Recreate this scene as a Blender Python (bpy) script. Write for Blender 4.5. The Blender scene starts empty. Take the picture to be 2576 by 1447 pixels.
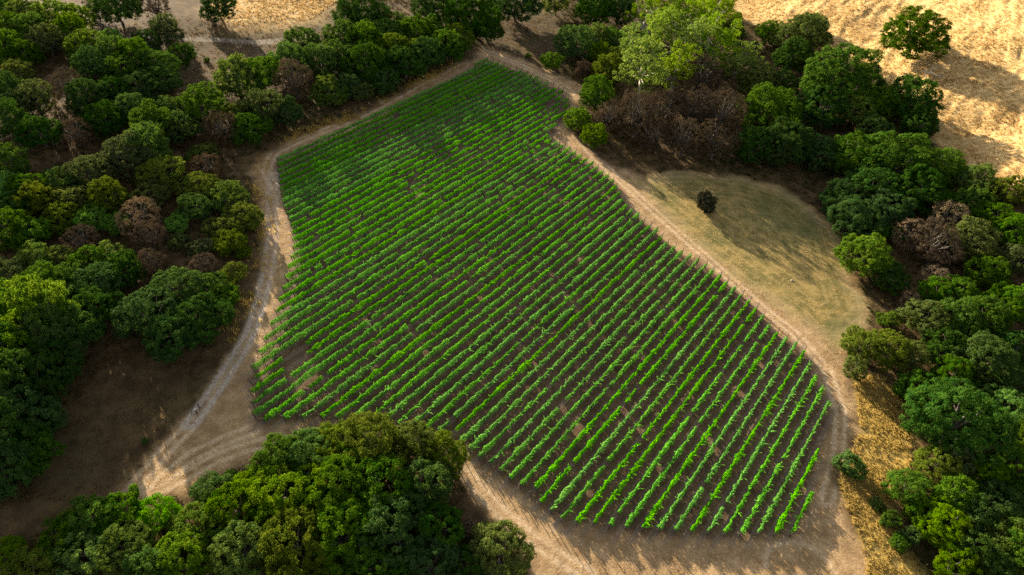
import bpy, math, random
import numpy as np
from mathutils import Vector

# ------------------------------------------------------------------ camera, world, sun, exposure
scene = bpy.context.scene
COL = scene.collection
CAM_H = 107.0
PITCH = math.radians(42.786)
FPX, CX, CY = 2731.0 / 1.59, 1288.0, 723.6            # in units of a 2576 px wide picture

cam_data = bpy.data.cameras.new('camera')
cam = bpy.data.objects.new('camera', cam_data)
COL.objects.link(cam)
cam.location = (0, 0, CAM_H)
cam.rotation_euler = (math.pi / 2 - PITCH, 0, 0)
cam_data.sensor_width = 36.0
cam_data.lens = 24.0
cam_data.clip_start = 1.0
cam_data.clip_end = 8000.0
scene.camera = cam

SUN_AZ, SUN_EL = math.radians(-31.0), math.radians(15.0)   # azimuth clockwise from +Y
world = bpy.data.worlds.new('World')
scene.world = world
world.use_nodes = True
wn, wl = world.node_tree.nodes, world.node_tree.links
wn.clear()
sky = wn.new('ShaderNodeTexSky')
sky.sky_type = 'NISHITA'
sky.sun_disc = False
sky.sun_elevation = SUN_EL
sky.sun_rotation = SUN_AZ
sky.air_density = 1.0
sky.dust_density = 2.5
sky.ozone_density = 0.6
hs = wn.new('ShaderNodeHueSaturation')
hs.inputs['Saturation'].default_value = 0.18
bg = wn.new('ShaderNodeBackground')
bg.inputs['Strength'].default_value = 0.064
wo = wn.new('ShaderNodeOutputWorld')
wl.new(sky.outputs[0], hs.inputs['Color'])
wl.new(hs.outputs[0], bg.inputs['Color'])
wl.new(bg.outputs[0], wo.inputs['Surface'])

sun_data = bpy.data.lights.new('sun', 'SUN')
sun_data.energy = 5.0
sun_data.angle = math.radians(0.5)
sun_data.color = (1.0, 0.82, 0.58)
sun = bpy.data.objects.new('sun', sun_data)
COL.objects.link(sun)
SUN_DIR = Vector((math.sin(SUN_AZ) * math.cos(SUN_EL), math.cos(SUN_AZ) * math.cos(SUN_EL), math.sin(SUN_EL)))
sun.rotation_euler = SUN_DIR.to_track_quat('Z', 'Y').to_euler()
sun.location = (-100, 200, 150)

scene.view_settings.view_transform = 'Standard'
scene.view_settings.look = 'None'
scene.view_settings.gamma = 1.0
scene.view_settings.exposure = 1.92
scene.cycles.max_bounces = 5
scene.cycles.diffuse_bounces = 2
scene.cycles.glossy_bounces = 1
scene.cycles.transmission_bounces = 3
scene.cycles.transparent_max_bounces = 4
scene.cycles.use_denoising = False

random.seed(7)
R0 = np.random.default_rng(7)

# ------------------------------------------------------------------ terrain height
_LAT = np.random.default_rng(3).random((64, 64))


def vnoise(x, y, scale, seed=0):
    x = np.asarray(x, float) / scale + 17.3 * seed
    y = np.asarray(y, float) / scale + 9.7 * seed
    xi, yi = np.floor(x).astype(int), np.floor(y).astype(int)
    fx, fy = x - xi, y - yi
    fx, fy = fx * fx * (3 - 2 * fx), fy * fy * (3 - 2 * fy)
    a, b = _LAT[xi % 64, yi % 64], _LAT[(xi + 1) % 64, yi % 64]
    c, d = _LAT[xi % 64, (yi + 1) % 64], _LAT[(xi + 1) % 64, (yi + 1) % 64]
    return (a * (1 - fx) + b * fx) * (1 - fy) + (c * (1 - fx) + d * fx) * fy - 0.5


def T(x, y):
    x, y = np.asarray(x, float), np.asarray(y, float)
    xc = np.clip(x, -260, 320)
    z = -0.0991 * xc
    u = x - 112 + np.clip(150 - y, 0, 200) * -0.08 + np.clip(y - 260, 0, 200) * 0.06
    u = np.clip(u, -400, 230)
    hill = 0.37 * 12 * np.log1p(np.exp(np.clip(u / 12, -30, 40)))
    rough = np.clip((u + 10) / 40, 0, 1) * 2.2
    left = np.clip((-(x + 70) - 0.0 * y) / 60, 0, 1)
    z = z + hill + rough * vnoise(x, y, 26, 1) * 2 + rough * 0.35 * vnoise(x, y, 8, 4)
    ca, sa = x * 0.6 + y * 0.8, -x * 0.8 + y * 0.6
    comb_ = vnoise(ca / 4.0 + 2 * vnoise(x, y, 9, 23), sa + 5 * vnoise(x, y, 11, 22), 1.9, 24)
    z = z + np.clip(u / 14, 0, 1) * comb_ * 0.65
    z = z + left * (vnoise(x, y, 34, 2) * 5)
    return z + vnoise(x, y, 5, 5) * 0.10


_c, _s = math.cos(PITCH), math.sin(PITCH)


def at(px, py, h=0.0):
    """point `h` above the ground seen at picture point (px, py)"""
    u, v = (px - CX) / FPX, (py - CY) / FPX
    d = np.array([u, -v * _s + _c, -v * _c - _s])
    zz = 0.0
    for _ in range(60):
        t = (zz + h - CAM_H) / d[2]
        p = d * t
        zz = 0.6 * float(T(p[0], p[1])) + 0.4 * zz
    return np.array([d[0] * t, d[1] * t, CAM_H + d[2] * t]), t


def gxy(pts, h=0.0):
    return np.array([at(px, py, h)[0][:2] for px, py in pts])


# ------------------------------------------------------------------ small geometry helpers
def in_poly(P, poly):
    x, y = P[:, 0], P[:, 1]
    c = np.zeros(len(P), bool)
    n = len(poly)
    for i in range(n):
        x1, y1 = poly[i]
        x2, y2 = poly[(i + 1) % n]
        if y1 == y2:
            continue
        m = (y1 > y) != (y2 > y)
        c ^= m & (x < (x2 - x1) * (y - y1) / (y2 - y1) + x1)
    return c


def line_dist(P, line, closed=False):
    d = np.full(len(P), 1e9)
    n = len(line)
    for i in range(n if closed else n - 1):
        a, b = line[i], line[(i + 1) % n]
        ab = b - a
        t = np.clip(((P - a) @ ab) / max(ab @ ab, 1e-9), 0, 1)
        q = a + t[:, None] * ab
        d = np.minimum(d, np.hypot(P[:, 0] - q[:, 0], P[:, 1] - q[:, 1]))
    return d


def sdist(P, poly):
    return np.where(in_poly(P, poly), 1, -1) * line_dist(P, poly, True)


def sm(v, a, b):
    t = np.clip((v - a) / (b - a), 0, 1)
    return t * t * (3 - 2 * t)


def mesh_np(name, V, F, mat=None, attrs=None, smooth=False):
    V, F = np.asarray(V, np.float32), np.asarray(F, np.int32)
    me = bpy.data.meshes.new(name)
    me.vertices.add(len(V))
    me.vertices.foreach_set('co', V.ravel())
    me.loops.add(F.size)
    me.loops.foreach_set('vertex_index', F.ravel())
    me.polygons.add(len(F))
    me.polygons.foreach_set('loop_start', np.arange(len(F), dtype=np.int32) * F.shape[1])
    me.update(calc_edges=True)
    for k, v in (attrs or {}).items():
        a = me.attributes.new(k, 'FLOAT', 'POINT')
        a.data.foreach_set('value', np.asarray(v, np.float32))
    if mat:
        me.materials.append(mat)
    if smooth:
        me.polygons.foreach_set('use_smooth', np.ones(len(F), bool))
    return me


def obj(name, me, parent=None, loc=None):
    o = bpy.data.objects.new(name, me)
    COL.objects.link(o)
    if parent:
        o.parent = parent
    if loc is not None:
        o.location = loc
    return o


def tag(o, label=None, cat=None, group=None, kind=None):
    for k, v in (('label', label), ('category', cat), ('group', group), ('kind', kind)):
        if v:
            o[k] = v
    return o


def tube_np(paths, seg=6):
    """tapered tubes: list of (points, radii) -> V, F quads"""
    Vs, Fs, off = [], [], 0
    ang = np.linspace(0, 2 * np.pi, seg, endpoint=False)
    for pts, rad in paths:
        pts = np.asarray(pts, float)
        n = len(pts)
        tan = np.gradient(pts, axis=0)
        tan /= np.linalg.norm(tan, axis=1)[:, None] + 1e-9
        ref = np.where(np.abs(tan[:, 2:3]) > 0.9, np.array([[1., 0, 0]]), np.array([[0, 0, 1.]]))
        a = np.cross(tan, ref)
        a /= np.linalg.norm(a, axis=1)[:, None] + 1e-9
        b = np.cross(tan, a)
        ring = pts[:, None, :] + np.asarray(rad)[:, None, None] * (np.cos(ang)[None, :, None] * a[:, None, :] + np.sin(ang)[None, :, None] * b[:, None, :])
        Vs.append(ring.reshape(-1, 3))
        i = np.arange(n - 1)[:, None] * seg
        j = np.arange(seg)[None, :]
        jn = (j + 1) % seg
        Fs.append(np.stack([i + j, i + jn, i + seg + jn, i + seg + j], -1).reshape(-1, 4) + off)
        # end cap
        if seg == 4:
            Fs.append(np.array([[0, 1, 2, 3]]) + off + (n - 1) * seg)
        elif seg == 6:
            k = off + (n - 1) * seg
            Fs.append(np.array([[k, k + 1, k + 2, k + 3], [k, k + 3, k + 4, k + 5]]))
        off += n * seg
    return np.concatenate(Vs), np.concatenate(Fs)


def leaves_np(P, N, size, rng, asp=0.62, jit=0.55):
    """one diamond-shaped leaf face per point"""
    n = len(P)
    N = N + rng.normal(0, jit, (n, 3))
    N /= np.linalg.norm(N, axis=1)[:, None] + 1e-9
    r = rng.normal(0, 1, (n, 3))
    a = np.cross(N, r)
    a /= np.linalg.norm(a, axis=1)[:, None] + 1e-9
    b = np.cross(N, a)
    s = np.asarray(size)[:, None] if np.ndim(size) else size
    k = rng.uniform(-0.25, 0.25, (n, 1))
    V = np.stack([P - a * s * 0.6, P + b * s * asp * 0.6 + a * s * k, P + a * s * 0.6, P - b * s * asp * 0.6 + a * s * k], 1)
    V[:, 0] += N * np.asarray(s) * 0.12
    V[:, 2] += N * np.asarray(s) * 0.12
    return V.reshape(-1, 3), np.arange(4 * n).reshape(-1, 4)


# ------------------------------------------------------------------ node helpers
class NT:
    def __init__(self, name):
        self.mat = bpy.data.materials.new(name)
        self.mat.use_nodes = True
        self.n, self.l = self.mat.node_tree.nodes, self.mat.node_tree.links
        self.n.clear()
        self.out = self.n.new('ShaderNodeOutputMaterial')

    def node(self, t, **kw):
        o = self.n.new(t)
        for k, v in kw.items():
            setattr(o, k, v)
        return o

    def put(self, sock, v):
        if isinstance(v, bpy.types.NodeSocket):
            self.l.new(v, sock)
        elif isinstance(v, (tuple, list)) and len(v) == 3 and sock.type == 'RGBA':
            sock.default_value = (*v, 1)
        else:
            sock.default_value = v

    def mix(self, f, a, b, mode='MIX'):
        m = self.node('ShaderNodeMix', data_type='RGBA', blend_type=mode)
        self.put(m.inputs[0], f)
        self.put(m.inputs[6], a)
        self.put(m.inputs[7], b)
        return m.outputs[2]

    def math(self, op, a, b=None, c=None, clamp=False):
        m = self.node('ShaderNodeMath', operation=op)
        m.use_clamp = clamp
        self.put(m.inputs[0], a)
        if b is not None:
            self.put(m.inputs[1], b)
        if c is not None:
            self.put(m.inputs[2], c)
        return m.outputs[0]

    def ramp(self, v, a, b, lo=0.0, hi=1.0):
        m = self.node('ShaderNodeMapRange')
        m.interpolation_type = 'SMOOTHSTEP'
        for i, q in enumerate((v, a, b, lo, hi)):
            self.put(m.inputs[i], q)
        return m.outputs[0]

    def attr(self, name):
        a = self.node('ShaderNodeAttribute', attribute_name=name)
        return a.outputs['Fac']

    def noise(self, vec, scale, detail=4, rough=0.55, dist=0.0):
        t = self.node('ShaderNodeTexNoise')
        self.put(t.inputs['Vector'], vec)
        t.inputs['Scale'].default_value = scale
        t.inputs['Detail'].default_value = detail
        t.inputs['Roughness'].default_value = rough
        t.inputs['Distortion'].default_value = dist
        return t.outputs['Fac']

    def mapping(self, vec, loc=(0, 0, 0), rot=(0, 0, 0), scale=(1, 1, 1)):
        m = self.node('ShaderNodeMapping')
        self.put(m.inputs[0], vec)
        m.inputs['Location'].default_value = loc
        m.inputs['Rotation'].default_value = rot
        m.inputs['Scale'].default_value = scale
        return m.outputs[0]


def leaf_mat(name, c1, c2, trans=0.35, tcol=None, vary=0.30, gloss=0.0):
    m = NT(name)
    tint = m.attr('tint')
    oi = m.node('ShaderNodeObjectInfo')
    col = m.mix(tint, c1, c2)
    hs = m.node('ShaderNodeHueSaturation')
    m.put(hs.inputs['Hue'], m.ramp(oi.outputs['Random'], 0, 1, 0.5 - 0.013 * vary / 0.30, 0.5 + 0.008 * vary / 0.30))
    m.put(hs.inputs['Saturation'], m.ramp(m.math('FRACT', m.math('MULTIPLY', oi.outputs['Random'], 7.31)), 0, 1, 0.85, 1.1))
    m.put(hs.inputs['Value'], m.ramp(m.math('FRACT', m.math('MULTIPLY', oi.outputs['Random'], 3.77)), 0, 1, 1 - vary, 1 + vary))
    m.put(hs.inputs['Color'], col)
    d = m.node('ShaderNodeBsdfDiffuse')
    m.put(d.inputs['Color'], hs.outputs[0])
    t = m.node('ShaderNodeBsdfTranslucent')
    m.put(t.inputs['Color'], m.mix(0.5, hs.outputs[0], tcol or c2))
    mx = m.node('ShaderNodeMixShader')
    mx.inputs[0].default_value = trans
    m.l.new(d.outputs[0], mx.inputs[1])
    m.l.new(t.outputs[0], mx.inputs[2])
    g = m.node('ShaderNodeBsdfGlossy')
    g.inputs['Roughness'].default_value = 0.45
    g.inputs['Color'].default_value = (0.9, 0.9, 0.8, 1)
    m2 = m.node('ShaderNodeMixShader')
    m2.inputs[0].default_value = gloss
    m.l.new(mx.outputs[0], m2.inputs[1])
    m.l.new(g.outputs[0], m2.inputs[2])
    m.l.new(m2.outputs[0], m.out.inputs[0])
    return m.mat


def bark_mat(name, c1, c2, scale=3.0):
    m = NT(name)
    tc = m.node('ShaderNodeTexCoord')
    n = m.noise(m.mapping(tc.outputs['Object'], scale=(1, 1, 0.25)), scale, 5, 0.65)
    b = m.node('ShaderNodeBsdfPrincipled')
    m.put(b.inputs['Base Color'], m.mix(m.ramp(n, 0.35, 0.65), c1, c2))
    b.inputs['Roughness'].default_value = 0.9
    bp = m.node('ShaderNodeBump')
    bp.inputs['Strength'].default_value = 0.4
    m.l.new(n, bp.inputs['Height'])
    m.l.new(bp.outputs[0], b.inputs['Normal'])
    m.l.new(b.outputs[0], m.out.inputs[0])
    return m.mat


MATS = {
    'oak': leaf_mat('oak_leaf', (0.028, 0.084, 0.010), (0.080, 0.150, 0.016), 0.42, (0.13, 0.23, 0.012), 0.20),
    'bright': leaf_mat('bright_leaf', (0.042, 0.108, 0.009), (0.110, 0.185, 0.016), 0.46, (0.20, 0.28, 0.013), 0.20),
    'vivid': leaf_mat('vivid_leaf', (0.052, 0.165, 0.009), (0.110, 0.260, 0.014), 0.42, (0.20, 0.38, 0.014), 0.10),
    'olive': leaf_mat('olive_leaf', (0.050, 0.092, 0.012), (0.122, 0.160, 0.022), 0.44, (0.20, 0.24, 0.02), 0.20),
    'dark': leaf_mat('dark_leaf', (0.016, 0.054, 0.009), (0.048, 0.104, 0.014), 0.32, (0.08, 0.16, 0.012), 0.20),
    'grey': leaf_mat('grey_leaf', (0.042, 0.076, 0.020), (0.108, 0.142, 0.040), 0.38, (0.15, 0.19, 0.03), 0.20),
    'gum': leaf_mat('gum_leaf', (0.075, 0.175, 0.012), (0.185, 0.285, 0.022), 0.42, (0.32, 0.42, 0.02), 0.2),
    'brown': leaf_mat('dead_leaf', (0.036, 0.026, 0.016), (0.100, 0.073, 0.045), 0.22, (0.12, 0.085, 0.045), 0.2),
    'tan': leaf_mat('tan_twig', (0.120, 0.086, 0.048), (0.230, 0.168, 0.095), 0.25, (0.25, 0.18, 0.09), 0.1),
    'vine': leaf_mat('vine_leaf', (0.007, 0.115, 0.004), (0.130, 0.450, 0.005), 0.20, (0.24, 0.66, 0.005), 0.08),
    'dusk': leaf_mat('dusky_leaf', (0.016, 0.020, 0.009), (0.050, 0.048, 0.022), 0.15, (0.06, 0.05, 0.02), 0.0),
    'drygold': leaf_mat('dry_gold_grass', (0.42, 0.285, 0.115), (0.60, 0.425, 0.19), 0.50, (0.62, 0.43, 0.18), 0.0, 0.0),
    'dryyellow': leaf_mat('dry_yellow_grass', (0.40, 0.285, 0.070), (0.56, 0.41, 0.115), 0.50, (0.60, 0.44, 0.10), 0.0, 0.0),
    'drybrown': leaf_mat('dry_brown_grass', (0.095, 0.062, 0.026), (0.185, 0.125, 0.052), 0.40, (0.20, 0.135, 0.045), 0.0, 0.0),
    'under': leaf_mat('undergrowth_leaf', (0.020, 0.042, 0.010), (0.100, 0.072, 0.032), 0.25, (0.09, 0.08, 0.02), 0.0, 0.0),
    'bark': bark_mat('grey_bark', (0.055, 0.045, 0.038), (0.16, 0.14, 0.12)),
    'pale_bark': bark_mat('pale_bark', (0.30, 0.25, 0.21), (0.55, 0.50, 0.44)),
    'vine_wood': bark_mat('vine_wood', (0.035, 0.025, 0.018), (0.09, 0.065, 0.045), 8),
    'post': bark_mat('weathered_post', (0.045, 0.035, 0.028), (0.10, 0.08, 0.065), 6),
}

# ------------------------------------------------------------------ layout outlines, read off as sight lines and dropped on the ground
ROW_AZ = math.radians(37.66)
ROW_DIR = np.array([math.sin(ROW_AZ), math.cos(ROW_AZ)])
ROW_PERP = np.array([ROW_DIR[1], -ROW_DIR[0]])

R_END = [(1223, 148), (1250, 158), (1276, 166), (1301, 173), (1321, 180), (1346, 194), (1367, 203), (1391, 213), (1415, 225), (1429, 242), (1433, 258), (1437, 270),
         (1406, 300), (1400, 315), (1387, 352), (1409, 356), (1432, 371), (1459, 389), (1485, 404), (1514, 427), (1542, 451), (1564, 490), (1587, 522), (1617, 551), (1651, 575),
         (1672, 602), (1714, 630), (1754, 650), (1790, 672), (1812, 693), (1838, 713), (1873, 739), (1906, 770), (1930, 804), (1948, 826), (1973, 842), (1995, 854), (2018, 868), (2037, 897), (2048, 930), (2062, 959), (2083, 1001), (2095, 1027), (2057, 1160), (2038, 1267)]
B_END = [(1992, 1345), (1956, 1344), (1918, 1345), (1877, 1343), (1833, 1344), (1799, 1343), (1758, 1340), (1719, 1339), (1678, 1335), (1637, 1332), (1598, 1330), (1558, 1327), (1520, 1322),
         (1482, 1316), (1435, 1316), (1401, 1304), (1379, 1280), (1346, 1256), (1325, 1233), (1301, 1219), (1277, 1202), (1250, 1180), (1222, 1160), (1193, 1146), (1170, 1121), (1148, 1106),
         (1126, 1091), (1086, 1083), (1047, 1078), (1014, 1072), (987, 1061), (949, 1061), (904, 1062), (871, 1055), (831, 1050), (790, 1048), (738, 1054), (694, 1052), (638, 1064)]
L_END = [(636, 1032), (631, 999), (626, 941), (649, 903), (659, 863), (677, 823), (690, 795), (702, 755), (716, 711), (726, 667), (735, 640), (738, 615), (731, 566), (714, 520), (704, 475), (696, 400),
         (780, 362), (860, 332), (960, 292), (1040, 247), (1100, 215), (1165, 180)]
VINE = gxy(R_END + B_END + L_END, 1.2)
OUT = gxy([(1180, 148), (1215, 115), (1290, 140), (1390, 185), (1472, 220), (1455, 262), (1428, 300), (1450, 350), (1500, 388), (1560, 425), (1625, 445), (1700, 432), (1850, 440), (1960, 470),
           (2040, 520), (2100, 580), (2125, 640), (2160, 720), (2190, 800), (2140, 860), (2125, 910), (2150, 1000), (2165, 1080), (2140, 1140), (2100, 1180), (2110, 1225), (2130, 1280),
           (2160, 1360), (2195, 1447), (2230, 1540), (1330, 1540), (1325, 1430), (1290, 1350), (1230, 1290), (1190, 1240), (1160, 1180), (1120, 1130), (1000, 1095), (860, 1098), (720, 1125), (640, 1165),
           (560, 1195), (470, 1245), (330, 1270), (270, 1270), (390, 1140), (460, 1060), (520, 990), (555, 920), (598, 850), (634, 760), (658, 680), (668, 620), (664, 560), (650, 500), (638, 430),
           (655, 392), (720, 362), (800, 322), (880, 302), (940, 272), (1000, 238), (1080, 198), (1140, 165)])
CLEAR = gxy([(1600, 452), (1700, 436), (1850, 443), (1960, 473), (2040, 523), (2098, 582), (2122, 640), (2155, 720), (2186, 800), (2135, 835), (2105, 890), (2070, 860), (2000, 800), (1920, 735), (1850, 690), (1750, 612), (1670, 545), (1630, 500)])
GRAVEL = gxy([(690, 440), (684, 520), (686, 590), (674, 680), (656, 755), (634, 830), (600, 892), (560, 952), (520, 1012), (480, 1065)])
FAN = [gxy(p) for p in ([(520, 1012), (470, 1080), (410, 1140), (350, 1210), (320, 1250)], [(700, 1105), (620, 1125), (540, 1155), (460, 1200), (380, 1240)], [(640, 1080), (560, 1110), (480, 1150), (400, 1215)])]
FAR_TRACK = gxy([(235, 96), (330, 99), (450, 96), (560, 101), (650, 107), (740, 101), (830, 90), (880, 72)])
LOOP = gxy([(1926, 1430), (1925, 1398), (1936, 1382), (1962, 1366), (2000, 1362), (2050, 1380), (2082, 1410), (2100, 1442)])
ROADL = [gxy(p) for p in ([(1220, 128), (1310, 165), (1400, 205), (1440, 235)], [(1440, 330), (1500, 400), (1600, 490), (1700, 580), (1800, 668), (1900, 760), (2000, 840), (2080, 930), (2115, 1040), (2110, 1140), (2080, 1260)],
                          [(1170, 1190), (1250, 1280), (1330, 1350), (1420, 1410), (1480, 1447)], [(1150, 162), (1050, 215), (950, 270), (860, 312), (760, 350), (690, 385), (668, 430), (690, 470)])]
GOLD = gxy([(1835, -60), (1845, 40), (1905, 62), (2050, 55), (2095, 140), (2200, 200), (2335, 270), (2345, 350), (2420, 430), (2500, 445), (2576, 485), (2700, 520), (2900, 300), (2900, -60)])
TOPSUN = gxy([(560, -40), (520, 30), (600, 70), (720, 70), (800, 40), (840, 8), (900, -40)])  # sunlit patch of the top slope, sunlight painted in as gold
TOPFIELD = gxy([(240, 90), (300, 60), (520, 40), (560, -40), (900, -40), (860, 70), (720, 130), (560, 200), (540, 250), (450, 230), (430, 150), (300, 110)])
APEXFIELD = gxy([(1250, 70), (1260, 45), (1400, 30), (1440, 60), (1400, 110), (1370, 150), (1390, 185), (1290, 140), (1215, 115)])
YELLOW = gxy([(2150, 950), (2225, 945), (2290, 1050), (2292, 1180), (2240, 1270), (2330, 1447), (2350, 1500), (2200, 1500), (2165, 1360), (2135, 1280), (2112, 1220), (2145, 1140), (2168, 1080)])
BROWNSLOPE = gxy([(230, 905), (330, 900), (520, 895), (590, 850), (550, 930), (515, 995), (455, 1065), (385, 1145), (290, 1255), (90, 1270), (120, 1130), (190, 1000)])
EDGEGRASS = [gxy([(1150, 158), (1060, 205), (940, 268), (880, 298), (800, 318), (720, 358)]), gxy([(640, 470), (655, 560), (650, 660), (625, 760), (590, 850)]), gxy([(640, 440), (655, 395)])]
WOODS = [gxy([(-60, -40), (230, 60), (240, 130), (430, 150), (440, 230), (560, 260), (560, 200), (700, 130), (850, 70), (900, -40), (1220, -40), (1250, 70), (1200, 110), (1150, 150), (1080, 192), (940, 262), (880, 296),
              (720, 350), (650, 385), (600, 400), (636, 470), (655, 560), (645, 650), (600, 700), (590, 830), (520, 885), (330, 900), (260, 920), (200, 1000), (130, 1120), (100, 1250), (-60, 1300)]),
         gxy([(1440, -40), (1840, -40), (1850, 60), (1900, 66), (2050, 60), (2095, 140), (2200, 205), (2335, 275), (2345, 350), (2420, 430), (2500, 450), (2650, 500), (2650, 1500), (2340, 1500), (2250, 1300), (2295, 1180), (2290, 1050),
              (2220, 945), (2130, 905), (2190, 800), (2130, 640), (2100, 560), (1960, 462), (1600, 432), (1500, 380), (1425, 290), (1480, 220), (1380, 175), (1400, 100)]),
         gxy([(-60, 1400), (300, 1270), (470, 1250), (640, 1150), (860, 1092), (1000, 1095), (1130, 1150), (1165, 1230), (1180, 1330), (1300, 1390), (1310, 1520), (-60, 1520)])]

# ------------------------------------------------------------------ ground sheet
xs_in = np.arange(-190, 262, 0.55)
ys_in = np.arange(24, 425, 0.55)
grow = np.cumsum(1.2 * 1.18 ** np.arange(40))
grow = grow[grow < 1500]
xs = np.concatenate([xs_in[0] - grow[::-1], xs_in, xs_in[-1] + grow])
ys = np.concatenate([ys_in[0] - grow[::-1], ys_in, ys_in[-1] + grow])
GX, GY = np.meshgrid(xs, ys)
GP = np.stack([GX.ravel(), GY.ravel()], 1)
GZ = T(GP[:, 0], GP[:, 1])
wob = vnoise(GP[:, 0], GP[:, 1], 3.0, 6) * 2.4 + vnoise(GP[:, 0], GP[:, 1], 9.0, 7) * 2.4
near = (GP[:, 0] > -205) & (GP[:, 0] < 275) & (GP[:, 1] > 15) & (GP[:, 1] < 435)


def field(fn, far=-50.0):
    r = np.full(len(GP), far)
    r[near] = fn(GP[near])
    return r


D_vine = field(lambda P: sdist(P, VINE))
D_out = field(lambda P: sdist(P, OUT))
D_clear = field(lambda P: sdist(P, CLEAR))
D_gold = field(lambda P: sdist(P, GOLD))
D_topsun = field(lambda P: sdist(P, TOPSUN))
D_field = field(lambda P: np.maximum(sdist(P, TOPFIELD), sdist(P, APEXFIELD)))
D_yel = field(lambda P: sdist(P, YELLOW))
D_slope = field(lambda P: sdist(P, BROWNSLOPE))
D_far = field(lambda P: -line_dist(P, FAR_TRACK))
D_gravel = field(lambda P: line_dist(P, GRAVEL), 50.0)
D_tracks = field(lambda P: np.min([line_dist(P, q) for q in FAN + ROADL], axis=0), 50.0)

m_out = sm(D_out + wob * 0.8, -1.5, 1.8)
m_vine = sm(D_vine + wob * 0.45, -1.2, 1.0)
m_clear = sm(D_clear + wob * 1.1, -2.5, 2.5)
m_gold = np.maximum(sm(D_gold + wob * 1.5, -5, 4), sm(D_topsun + wob * 2, -8, 8))
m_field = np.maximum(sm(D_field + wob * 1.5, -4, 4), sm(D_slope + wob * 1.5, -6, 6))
m_yel = sm(D_yel + wob, -2, 2)
m_far = sm(-D_far + wob * 0.25, 2.4, 1.2)
two = np.abs(np.abs(D_gravel) - 0.95)
m_gravel = np.maximum(sm(two, 0.8, 0.2), 0.22 * sm(D_gravel + wob * 0.2, 2.0, 1.0)) * (0.55 + 0.45 * sm(-GP[:, 1], -125, -100))
two2 = np.abs(D_tracks - 0.95)
D_loop = field(lambda P: line_dist(P, LOOP), 50.0)
m_track = np.max([sm(two2, 0.75, 0.15), 0.9 * sm(D_loop, 0.7, 0.15), 0.35 * sm(np.abs(D_clear - 1.5 + wob), 2.2, 0.2), 0.3 * sm(np.abs(D_tracks - 4.2 - wob * 0.3), 0.7, 0.2)], axis=0)
att = dict(m_out=m_out, m_vine=m_vine, m_clear=m_clear, m_gold=m_gold, m_field=m_field, m_yel=m_yel, m_gravel=np.maximum(m_gravel, m_far * 0.45), m_track=m_track, d_clear=D_clear, m_strip=sm(D_vine + wob * 0.6, -2.4, -0.6))

g = NT('ground_cover')
geo = g.node('ShaderNodeNewGeometry')
pos = geo.outputs['Position']
n_big = g.noise(pos, 0.05, 4, 0.55)
n_mid = g.noise(pos, 0.35, 5, 0.6)
n_fin = g.noise(pos, 2.2, 4, 0.65)
n_tuft = g.noise(pos, 1.0, 6, 0.7, 0.6)
litter = g.mix(g.ramp(n_mid, 0.3, 0.7), (0.045, 0.031, 0.016), (0.120, 0.080, 0.038))
brown = g.mix(g.ramp(n_mid, 0.3, 0.72), (0.045, 0.030, 0.014), (0.095, 0.064, 0.030))  # dry brown soil of fields and slope, shade darkened into the colour
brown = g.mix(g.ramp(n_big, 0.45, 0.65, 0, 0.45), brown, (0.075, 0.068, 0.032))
dirt = g.mix(g.ramp(n_mid, 0.3, 0.7), (0.235, 0.155, 0.080), (0.390, 0.272, 0.150))
dirt = g.mix(g.ramp(n_tuft, 0.50, 0.72, 0, 0.6), dirt, (0.200, 0.130, 0.060))
dirt = g.mix(g.math('MULTIPLY', g.attr('m_track'), g.ramp(n_tuft, 0.34, 0.62, 0.15, 0.85)), dirt, (0.56, 0.44, 0.30))
# wind-combed grass on the hillside
comb = g.mapping(pos, rot=(0, 0, 0.5), scale=(0.28, 1.0, 1.0))
n_comb = g.noise(comb, 0.55, 6, 0.62, 1.6)
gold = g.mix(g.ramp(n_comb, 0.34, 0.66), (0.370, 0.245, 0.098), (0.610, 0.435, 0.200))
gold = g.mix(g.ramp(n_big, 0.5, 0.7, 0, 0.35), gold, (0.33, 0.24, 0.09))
clear = g.mix(g.ramp(n_mid, 0.32, 0.68), (0.125, 0.110, 0.036), (0.290, 0.215, 0.080))
arc = g.math('SINE', g.math('MULTIPLY', g.math('ADD', g.attr('d_clear'), g.math('MULTIPLY', n_big, 3.0)), 2.6))
clear = g.mix(g.ramp(arc, 0.2, 1.0, 0, 0.30), clear, (0.34, 0.27, 0.12))
clear = g.mix(g.ramp(n_big, 0.48, 0.66, 0, 0.6), clear, (0.060, 0.085, 0.030))
yel = g.mix(g.ramp(n_tuft, 0.35, 0.65), (0.28, 0.20, 0.055), (0.44, 0.325, 0.105))
# vineyard floor: bare grey strip under each row, brown sward between, its colour darkened for vine shade
vm = g.node('ShaderNodeVectorMath', operation='DOT_PRODUCT')
g.put(vm.inputs[0], pos)
vm.inputs[1].default_value = (ROW_PERP[0], ROW_PERP[1], 0)
ROW_NODE = vm.outputs['Value']
floor_c = g.mix(g.ramp(n_mid, 0.3, 0.7), (0.085, 0.056, 0.036), (0.160, 0.104, 0.062))
floor_c = g.mix(g.ramp(n_fin, 0.55, 0.75, 0, 0.5), floor_c, (0.24, 0.165, 0.09))
SPACING_SLOT = {}
fr = g.math('FRACT', g.math('DIVIDE', g.math('ADD', ROW_NODE, 1000.0), 2.3))
SPACING_SLOT['div'] = [n for n in g.n if n.type == 'MATH' and n.operation == 'DIVIDE'][0]
SPACING_SLOT['add'] = [n for n in g.n if n.type == 'MATH' and n.operation == 'ADD'][0]
dc = g.math('ABSOLUTE', g.math('SUBTRACT', fr, 0.5))
strip = g.ramp(g.math('ADD', dc, g.math('MULTIPLY', n_mid, 0.12)), 0.24, 0.34, 0.45, 0)
c = litter
c = g.mix(g.attr('m_field'), c, brown)
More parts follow.
